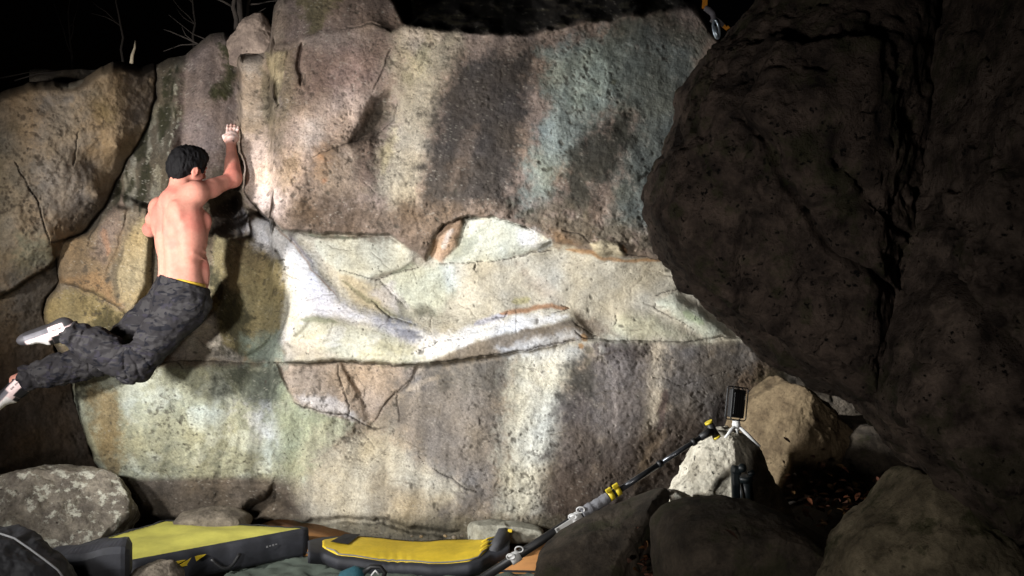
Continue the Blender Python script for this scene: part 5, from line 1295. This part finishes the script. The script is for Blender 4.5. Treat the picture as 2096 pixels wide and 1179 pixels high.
# ------------------------------------------------------------------ flat tan pads on the ground
def flat_pad(outline, h, thick, label, name='foam_pad'):
    pts = [top_pt(x, y, h) for x, y in outline]
    cen = sum(pts, Vector())/len(pts)
    root = empty(name, (cen.x, cen.y, 0)); tag(root, label, 'foam pad', 'flat tan pads')
    bm = bmesh.new(); f = bm.faces.new([bm.verts.new(p) for p in pts]); f.normal_update()
    if f.normal.z < 0: f.normal_flip()
    r = bmesh.ops.extrude_face_region(bm, geom=[f])
    for v in r['geom']:
        if isinstance(v, bmesh.types.BMVert): v.co.z -= thick
    bmesh.ops.recalc_face_normals(bm, faces=bm.faces)
    ed = [e for e in bm.edges]; bmesh.ops.bevel(bm, geom=ed, offset=.012, segments=3, affect='EDGES')
    child('cover', bm, M_tan, root, True)
    bm = bmesh.new()
    lo = [Vector((p.x, p.y, p.z-thick*.5)) for p in pts]; add_tube(bm, lo+[lo[0]], .006, 6, False); child('edge_binding', bm, M_vinyl, root, True)
flat_pad([(530,1072),(560,1062),(610,1063),(660,1074),(705,1086),(735,1096),(700,1125),(610,1118)], .09, .06, 'tan foam pad lying between the two yellow pads at the wall')
flat_pad([(1010,1158),(1036,1118),(1070,1096),(1120,1088),(1205,1083),(1240,1110),(1200,1162)], .07, .05, 'tan orange foam pad under the lower end of the pole')

# ------------------------------------------------------------------ green tarpaulin
def build_tarp():
    n, m = 90, 70; bm = bmesh.new()
    xs = np.linspace(-1.42, .22, n); ys = np.linspace(3.25, 4.72, m); X, Y = np.meshgrid(xs, ys)
    Z = .022 + .018*(1-np.abs(fbm2(X+Y*.4, Y*1.2, .16, 3, 88))) + .008*fbm2(X,Y,.05,3,89)
    Z[0] -= .03; Z[-1] -= .03
    co = np.stack([X+.03*fbm2(X,Y,.3,2,90), Y+.03*fbm2(X,Y,.3,2,93), Z], -1)
    o = mesh_from('tarpaulin', co.reshape(-1,3), grid_faces(m, n)[:, ::-1], M_tarp)
    md = o.modifiers.new('thick', 'SOLIDIFY'); md.thickness = .004
    tag(o, 'crumpled grey green tarpaulin spread on the ground below the narrow pad', 'tarpaulin')
build_tarp()

# ------------------------------------------------------------------ teal chalk bag
root = empty('chalk_bag', P(735,1190,3.75)); tag(root, 'small teal pouch with a black strap at the bottom edge on the tarpaulin', 'pouch')
bm = bmesh.new(); c = P(728,1204,3.75); add_tube(bm, [c+Vector((-.045,0,-.05)), c+Vector((-.045,0,.0)), c+Vector((-.03,0,.035)), c+Vector((.0,0,.05)), c+Vector((.035,0,.045))], [.045,.052,.05,.045,.038], 18)
child('pouch', bm, M_teal, root, True)
bm = bmesh.new(); add_tube(bm, [P(745,1172,3.72), P(760,1160,3.72), P(778,1160,3.72), P(788,1172,3.72), P(782,1190,3.72)], .011, 8); child('strap', bm, M_black, root, True)
bm = bmesh.new(); add_tube(bm, [P(760,1178,3.68), P(768,1168,3.68), P(776,1176,3.68)], .004, 8); child('buckle', bm, M_white, root, True)

# ------------------------------------------------------------------ black jacket heap in the corner
def build_jacket():
    Yc = 3.3
    o = rock('padded_jacket', [(-160,1130),(-60,1085),(0,1090),(38,1100),(75,1124),(108,1148),(135,1176),(150,1260),(60,1340),(-160,1320)], Yc, .16, .18, M_jacket, 'black padded jacket heaped in the lower left corner', 61, amp=.02, sc=.10, e=.8, nt=200, nph=100, cat='jacket', rcut=0, fine=.004)
    bm = bmesh.new(); pts = [P(0,1092,Yc-.06), P(30,1102,Yc-.075), P(62,1124,Yc-.085), P(92,1146,Yc-.09), P(118,1166,Yc-.09), P(136,1190,Yc-.08)]
    add_tube(bm, pts, .004, 6)
    bm_obj('piping', bm, M_pipe, o, True)
build_jacket()

# ------------------------------------------------------------------ pole
def build_pole():
    a, b = P(978,1190,3.62), P(1452,884,3.86)
    root = empty('pole', a); tag(root, 'long black telescopic pole with yellow clamps leaning on the pale cone rock', 'pole')
    d = b-a; L = d.length; dn = d.normalized()
    def at(px): return a+d*((px-978)/(1452-978))
    bm = bmesh.new(); add_tube(bm, [at(978), at(1238)], .0185, 20); child('lower_tube', bm, M_black, root)
    bm = bmesh.new(); add_tube(bm, [at(1238), at(1262)], .019, 18); child('middle_tube', bm, M_metal, root)
    bm = bmesh.new(); add_tube(bm, [at(1258), at(1345)], .0125, 18); child('upper_tube', bm, M_metal, root)
    bm = bmesh.new(); add_tube(bm, [at(1345), at(1452)], .0108, 18); child('tip_tube', bm, M_metal, root)
    for px in (1345, 1418): 
        bm = bmesh.new(); add_tube(bm, [at(px-4), at(px+4)], .016, 18); child('collar', bm, M_black, root)
    # grey tape grip with loose end
    pts = []; rad = []
    for i in range(26):
        f = i/25; pts.append(at(1184+54*f)); rad.append(.0235+.0009*math.sin(f*61)+.0012*math.sin(f*23+1)+.003*(f<.4))
    bm = bmesh.new(); add_tube(bm, pts, rad, 18); tp = child('tape_grip', bm, M_greyt, root, True)
    bm = bmesh.new(); p0 = at(1196); sd = Vector((.5,-.3,-.8)).normalized()
    f = bm.faces.new([bm.verts.new(q) for q in (p0+sd*.015-dn*.012, p0+sd*.015+dn*.03, p0+sd*.062+dn*.02, p0+sd*.055-dn*.006)])
    bmesh.ops.solidify(bm, geom=[f], thickness=.003); child('tape_end', bm, M_greyt, tp)
    # yellow clamps
    for px in (1243, 1257):
        bm = bmesh.new(); add_tube(bm, [at(px-4.5), at(px+4.5)], .022, 16)
        cm = child('clamp', bm, M_yclamp, root)
        bm = bmesh.new(); rot = dn.to_track_quat('X','Z').to_matrix(); add_box(bm, at(px)+Vector((-.012,-.016,.026)), (.026,.014,.016), rot, .003); child('clamp_lever', bm, M_yclamp, cm)
    # white clips and label
    for px in (1172, 1050):
        bm = bmesh.new(); add_tube(bm, [at(px-9), at(px+9)], .0235, 18); cl = child('white_clip', bm, M_white, root)
        for s_ in (-1, 1):
            bm = bmesh.new(); ctr = at(px+s_*11)+Vector((-.006*s_,-.02,.024)); lp = [ctr+Vector((.014*math.cos(t)*1.2, 0, .012*math.sin(t))) for t in np.linspace(0,2*math.pi,14)]
            add_tube(bm, lp, .003, 6, False); child('wire_loop', bm, M_white, cl, True)
    bm = bmesh.new(); rot = dn.to_track_quat('X','Z').to_matrix(); add_box(bm, at(1150)-rot@Vector((0,0,0))+Vector((0,-.021,.004)), (.095,.004,.024), rot, .001); lb = child('paper_label', bm, M_white, root)
    for k in range(5):
        bm = bmesh.new(); add_box(bm, at(1150)+Vector((0,-.0235,.004))+rot@Vector((-.036,0,.008-.004*k)), (.012,.001,.0016), rot); child('label_print', bm, M_black, lb)
    # head: stub across the tip with yellow ends
    up = Vector((-.35,0,1)).normalized(); up = (up-dn*up.dot(dn)).normalized(); h0 = b+dn*.018
    bm = bmesh.new(); add_tube(bm, [h0-up*.032, h0+up*.032], .0165, 18); hd_ = child('head', bm, M_black, root)
    for s_ in (-1,1):
        bm = bmesh.new(); add_tube(bm, [h0+up*.032*s_, h0+up*.041*s_], .0185, 18); child('head_cap', bm, M_yclamp, hd_)
    bm = bmesh.new(); add_tube(bm, [b-dn*.05, b+dn*.015], [.015,.019], 16); child('head_sleeve', bm, M_black, root)
build_pole()

# ------------------------------------------------------------------ lamp panel on a white mini tripod (seen from behind)
def build_panel():
    Y0 = 4.02; base = P(1507,868,Y0)
    root = empty('lamp_panel', P(1507,880,Y0)); tag(root, 'small black lamp panel with wire frame, seen from behind on the pale cone rock', 'lamp')
    R_ = Matrix.Rotation(math.radians(7),3,'Y') @ Matrix.Rotation(math.radians(-6),3,'X') @ Matrix.Rotation(math.radians(24),3,'Z')
    c = P(1508,826,Y0)
    bm = bmesh.new(); add_box(bm, c, (.074,.030,.128), R_, .006); body = child('housing', bm, M_black, root)
    for xx in (-.026,-.013,0,.013,.026):
        bm = bmesh.new(); add_box(bm, c+R_@Vector((xx,-.0155,0)), (.004,.003,.10), R_, .001); child('cooling_fin', bm, M_black, body)
    bm = bmesh.new(); add_box(bm, c+R_@Vector((.031,-.0165,.03)), (.0028,.0015,.016), R_); child('white_mark', bm, M_white, body)
    bm = bmesh.new(); add_box(bm, c+R_@Vector((0,.0165,0)), (.066,.003,.118), R_, .001); child('diffuser', bm, M_white, body)
    for yy in (-.019,.019):
        bm = bmesh.new(); w, h = .043, .074; r_ = .012; lp = []
        for cx_, cz_, a0 in ((w-r_,h-r_,0),(-w+r_,h-r_,90),(-w+r_,-h+r_,180),(w-r_,-h+r_,270)):
            for q in range(5):
                t = math.radians(a0+22.5*q); lp.append(c+R_@Vector((cx_+r_*math.cos(t), yy, cz_+r_*math.sin(t))))
        lp.append(lp[0]); lp.append(lp[1]); add_tube(bm, lp, .0028, 8, False); child('wire_frame', bm, M_black, root, True)
    bm = bmesh.new(); add_tube(bm, [P(1507,861,Y0), P(1507,866,Y0)], .017, 18); child('mount', bm, M_white, root)
    bm = bmesh.new(); add_ball(bm, base+Vector((0,0,-.002)), .0195); child('ball_head', bm, M_white, root, True)
    for q in ((1484,896,Y0-.05,.010),(1556,914,Y0-.02,.008),(1512,892,Y0+.09,.008)):
        bm = bmesh.new(); e = P(*q[:3]); s0 = base+Vector((0,0,-.006)); mid = s0*.55+e*.45+Vector((0,0,.004)); add_tube(bm, [s0, mid, e], [.011,.0085,.0045], 10); child('leg', bm, M_white, root, True)
build_panel()

# ------------------------------------------------------------------ folded black tripod standing on the rock
def build_tripod():
    Yt = 3.62; root = empty('folded_tripod', P(1518,1040,Yt)); tag(root, 'folded black mini tripod standing in front of the pale cone rock', 'tripod')
    MT = simple_mat('dark_teal_rubber', (.006,.010,.0115), .45, 0, .2, 40)
    bm = bmesh.new(); add_box(bm, P(1506,1002,Yt), (.032,.03,.15), Matrix.Rotation(math.radians(-2),3,'Y'), .007); child('leg', bm, MT, root)
    bm = bmesh.new(); add_tube(bm, [P(1533,1046,Yt+.01), P(1531,1010,Yt+.01), P(1526,985,Yt+.01)], [.021,.023,.025], 16); child('leg', bm, MT, root, True)
    bm = bmesh.new(); add_tube(bm, [P(1520,1046,Yt+.05), P(1519,985,Yt+.05)], .018, 12); child('leg', bm, MT, root, True)
    bm = bmesh.new(); add_tube(bm, [P(1526,986,Yt), P(1525,974,Yt)], [.029,.031], 18); child('collar', bm, MT, root)
    bm = bmesh.new(); add_box(bm, P(1507,962,Yt), (.044,.036,.036), Matrix.Rotation(math.radians(12),3,'Y'), .012); child('head_clamp', bm, MT, root)
    bm = bmesh.new(); add_ball(bm, P(1519,958,Yt-.01), .019); child('ball_head', bm, MT, root, True)
    bm = bmesh.new(); add_tube(bm, [P(1531,970,Yt), P(1543,966,Yt)], [.010,.012], 14); child('knob', bm, MT, root)
build_tripod()

# ------------------------------------------------------------------ sling and carabiner at the top
def build_sling():
    Ys = 3.0; root = empty('climbing_sling', P(1455,40,Ys)); tag(root, 'orange and black sling with a metal carabiner hanging at the top right', 'sling')
    def strip(name, pts, w, mat, th=.004, par=None):
        bm = bmesh.new(); rows = []
        pts = [Vector(p) for p in pts]
        for i, p in enumerate(pts):
            t = (pts[min(i+1,len(pts)-1)]-pts[max(i-1,0)]).normalized(); s_ = t.cross(Vector((0,1,.15))).normalized()*w/2
            rows.append((bm.verts.new(p-s_), bm.verts.new(p+s_)))
        fs = [bm.faces.new((rows[i][0], rows[i+1][0], rows[i+1][1], rows[i][1])) for i in range(len(rows)-1)]
        bmesh.ops.solidify(bm, geom=fs, thickness=th); return child(name, bm, mat, par or root)
    strip('orange_webbing', [P(1470,-1500,Ys+.3), P(1456,-500,Ys+.1), P(1450,-60,Ys+.02), P(1447,-20,Ys+.01), P(1443,0,Ys), P(1442,18,Ys)], .018, M_orange)
    bm = bmesh.new(); add_tube(bm, [P(1442,16,Ys), P(1450,20,Ys), P(1459,28,Ys), P(1461,38,Ys), P(1457,45,Ys)], [.009,.011,.010,.009,.008], 10); child('dark_loop', bm, simple_mat('grey_rubber_loop', (.09,.085,.1), .7, 0, .2, 50), root, True)
    bm = bmesh.new(); ring = [P(1466+6*math.sin(t)+3*math.cos(t)*-1, 60-19*math.cos(t), Ys-.01) for t in np.linspace(0,2*math.pi,20)]
    add_tube(bm, ring, .004, 8, False); cb = child('carabiner', bm, M_steel, root, True)
    bm = bmesh.new(); add_tube(bm, [P(1463,55,Ys-.02), P(1468,78,Ys-.02)], .006, 8); child('gate', bm, M_steel, cb, True)
    strip('dark_webbing', [P(1464,38,Ys), P(1472,44,Ys), P(1482,54,Ys)], .014, simple_mat('grey_webbing', (.07,.065,.075), .8, 0, .2, 60))
    strip('orange_tab', [P(1481,53,Ys-.01), P(1487,59,Ys-.01), P(1492,54,Ys-.01)], .012, M_orange)
build_sling()

# ------------------------------------------------------------------ bare saplings and twigs on the skyline
M_bark = simple_mat('grey_brown_bark', (.028,.021,.016), .9, 0, .35, 30, .5)
M_palebark = simple_mat('pale_peeled_wood', (.24,.20,.14), .85, 0, .3, 40, .4)
def sapling(base, top, r, label, seed, nb=5, cat='sapling', mat=None, group='bare saplings on the skyline'):
    rd = random.Random(seed); root = empty('sapling', base); tag(root, label, cat, group)
    base, top = Vector(base), Vector(top); n = 9; pts = []
    for i in range(n):
        t = i/(n-1); pts.append(base*(1-t)+top*t+Vector((rd.uniform(-1,1),rd.uniform(-1,1),0))*.012*(0<i))
    bm = bmesh.new(); add_tube(bm, pts, [r*(1-.6*i/(n-1)) for i in range(n)], 8); child('trunk', bm, mat or M_bark, root, True)
    for k in range(nb):
        i = rd.randint(2, n-2); d = Vector((rd.uniform(-1,1), rd.uniform(-.6,.6), rd.uniform(.1,.8))).normalized(); l = (top-base).length*rd.uniform(.2,.45)
        p = pts[i]; br = [p]; 
        for q in range(4):
            d = (d+Vector((rd.uniform(-.3,.3),rd.uniform(-.3,.3),rd.uniform(-.2,.2)))).normalized(); br.append(br[-1]+d*l/4)
        bm = bmesh.new(); add_tube(bm, br, [r*.4, r*.33, r*.25, r*.18, r*.1], 6); child('branch', bm, mat or M_bark, root, True)
sapling(P(487,110,6.1), P(475,-80,6.1), .022, 'bare sapling trunk rising behind the small peak stone, leftmost of the trio', 1, 4)
sapling(P(494,110,6.3), P(486,-90,6.3), .030, 'thickest bare sapling trunk behind the small peak stone', 2, 4)
sapling(P(508,110,6.4), P(512,-90,6.4), .016, 'thin bare sapling trunk right beside the small peak stone', 3, 3)
sapling(P(150,175,6.6), P(140,-60,6.8), .009, 'very thin dim sapling behind the dip of the tan boulder', 7, 5)
sapling(P(400,120,6.6), P(392,-60,6.9), .010, 'very thin dim sapling behind the mossy crest left of the trio', 8, 6)
sapling(P(256,150,6.2), P(236,-40,6.4), .010, 'very thin dim sapling behind the tan boulder at upper left', 4, 3)
def twigs(name, label, items, mat, cat='branch', group=None):
    root = empty(name, items[0][0][0]); tag(root, label, cat, group)
    for pts, r in items:
        bm = bmesh.new(); n = len(pts); add_tube(bm, pts, [r*(1-.6*i/(n-1)) for i in range(n)], 6); child('twig', bm, mat, root, True)
twigs('broken_stub', 'short pale broken branch stub standing on the tan boulder', [([P(269,130,5.5), P(271,112,5.5), P(276,98,5.5), P(277,84,5.52)], .012)], M_palebark)
twigs('fallen_branch', 'thin bare twigs fanning out left of the mossy crest', [([P(415,95,5.9), P(385,80,5.9), P(350,65,5.95), P(335,60,6)], .006), ([P(405,90,5.9), P(370,92,5.9), P(335,105,5.9)], .005), ([P(400,88,5.9), P(380,72,5.9), P(372,55,5.9)], .004), ([P(420,80,5.95), P(395,70,6), P(345,30,6)], .004)], M_bark)
twigs('fallen_branch', 'faint thin twigs lying along the top of the tan boulder at far left', [([P(0,160,5.7), P(40,152,5.7), P(70,146,5.7)], .006), ([P(30,165,5.6), P(80,150,5.6), P(125,148,5.65)], .005)], M_bark)

# ------------------------------------------------------------------ dead leaves
M_leaf = tint_mat('dead_leaf', .7, 0, .3, 80, .2, .3)
def leaf_mesh():
    pts = []
    for t in np.linspace(0, 1, 7):
        w = .5*math.sin(math.pi*min(1,t*1.02))**.8*.42; pts.append((t-.5, w, .10*math.sin(t*3.1)))
    co = []; 
    for x, w, z in pts: co += [(x,-w,z+.12*w), (x,0,z), (x,w,z+.16*w)]
    fs = []
    for i in range(6):
        for k in (0,1): fs.append((i*3+k, i*3+3+k, i*3+4+k, i*3+1+k))
    return np.array(co), np.array(fs)
LC, LF = leaf_mesh()
def litter(name, label, spots, seed, kind='stuff'):
    r_ = np.random.default_rng(seed); C_, F_, K_ = [], [], []; o_ = 0
    pal = [(.17,.055,.022),(.24,.10,.035),(.10,.04,.02),(.30,.16,.06),(.06,.03,.02),(.20,.08,.05)]
    for (p, n, sp, s0, s1) in spots:
        for i in range(n):
            q = np.array(p)+r_.normal(size=3)*np.array(sp); s_ = r_.uniform(s0, s1); e = r_.uniform(-.7,.7,3); e[2] = r_.uniform(0,6.28)
            from mathutils import Euler
            M_ = np.array(Euler(e).to_matrix()); C_.append((LC*s_*np.array([1,r_.uniform(.6,1.2),1]))@M_.T+q); F_.append(LF+o_); o_ += len(LC)
            K_.append(np.repeat(np.array(pal[r_.integers(len(pal))])[None]*r_.uniform(.4,.95), len(LC), 0))
    o = mesh_from(name, np.concatenate(C_), np.concatenate(F_), M_leaf, color=np.concatenate(K_).astype(np.float32), smooth=False)
    tag(o, label, 'leaf litter', kind=kind); return o
def on_ground(px, py, Y): return tuple(P(px, py, Y))
litter('leaf_litter', 'brown dead leaves fallen in the gap between the dark foreground rocks', [(on_ground(1322,1150,3.45),40,(.025,.05,.09),.03,.06),(on_ground(1318,1185,3.35),30,(.03,.05,.05),.03,.06)], 5)
litter('leaf_litter', 'dim reddish dead leaves and debris on the ground among the right-hand rocks', [(on_ground(1690,1000,4.2),50,(.1,.15,.06),.03,.06),(on_ground(1760,1040,4.1),160,(.16,.25,.05),.03,.07),(on_ground(1720,1090,3.7),60,(.12,.15,.05),.03,.06),(on_ground(1830,1010,4.2),60,(.14,.2,.04),.03,.07)], 6)
o = litter('dead_leaf', 'single curled brown dead leaf lying on the large rounded foreground rock', [(on_ground(1497,1094,2.93),1,(0,0,0),.055,.056)], 9)
o['kind'] = ''; del o['kind']; o['category'] = 'leaf'
# ------------------------------------------------------------------ left key lamp and the lamps added to fill it (standing outside the picture)
def unseen_lamp(pos, aim, w, size, blend, colr, label):
    pos, aim = Vector(pos), Vector(aim); root = empty('unseen_lamp', (pos.x, pos.y, 0)); tag(root, label, 'work lamp', 'work lamps around the boulder')
    d = (aim-pos).normalized(); rot = d.to_track_quat('Y','Z').to_matrix()
    bm = bmesh.new(); add_box(bm, pos-d*.09, (.24,.05,.18), rot, .012); child('housing', bm, M_black, root)
    me_ = bpy.data.materials.new('lamp_diffuser'); me_.use_nodes = True; b = me_.node_tree.nodes['Principled BSDF']; b.inputs['Base Color'].default_value = (.8,.8,.8,1); b.inputs['Emission Color'].default_value = (*colr,1); b.inputs['Emission Strength'].default_value = 4
    bm = bmesh.new(); add_box(bm, pos-d*.062, (.20,.004,.14), rot); child('diffuser', bm, me_, root)
    bm = bmesh.new(); add_tube(bm, [pos-d*.09, (pos.x-d.x*.09, pos.y-d.y*.09, .35)], .014, 12); child('pole', bm, M_black, root)
    for k in range(3):
        a = k*2.094+.4; bm = bmesh.new(); add_tube(bm, [(pos.x-d.x*.09, pos.y-d.y*.09, .42), (pos.x-d.x*.09+.34*math.cos(a), pos.y-d.y*.09+.34*math.sin(a), .0)], .010, 8); child('leg', bm, M_black, root)
    ld = bpy.data.lights.new('lamp_light', 'SPOT'); ld.energy = w; ld.spot_size = math.radians(size); ld.spot_blend = blend; ld.shadow_soft_size = .12; ld.color = colr
    lo_ = bpy.data.objects.new('lamp_light', ld); col_main.objects.link(lo_); lo_.parent = root
    lo_.matrix_parent_inverse = Matrix.Translation(-Vector(root.location))
    lo_.location = pos; lo_.rotation_euler = d.to_track_quat('-Z','Y').to_euler()
unseen_lamp(KEY_POS, KEY_AIM, KEY_W, 95, 1.0, (1,.975,.945), 'white work lamp on a black stand out of view at the left')
unseen_lamp(SIDE_POS, SIDE_AIM, SIDE_W, 44, 1.0, (.96,.99,1), 'added lower white lamp out of view at the left aimed along the boulder')  # added narrower beam, makes up for the falloff towards the right
unseen_lamp(FRONT_POS, FRONT_AIM, FRONT_W, 70, 1.0, (1,.995,.985), 'added white fill lamp on a black stand out of view left of the camera')  # added fill from the front, evens out the light on the wall
unseen_lamp(FILL_POS, FILL_AIM, FILL_W, 100, 1.0, (1,.93,.86), 'added weak fill lamp on a black stand, unseen beside the camera')  # added fill that keeps the dark rocks faintly visible
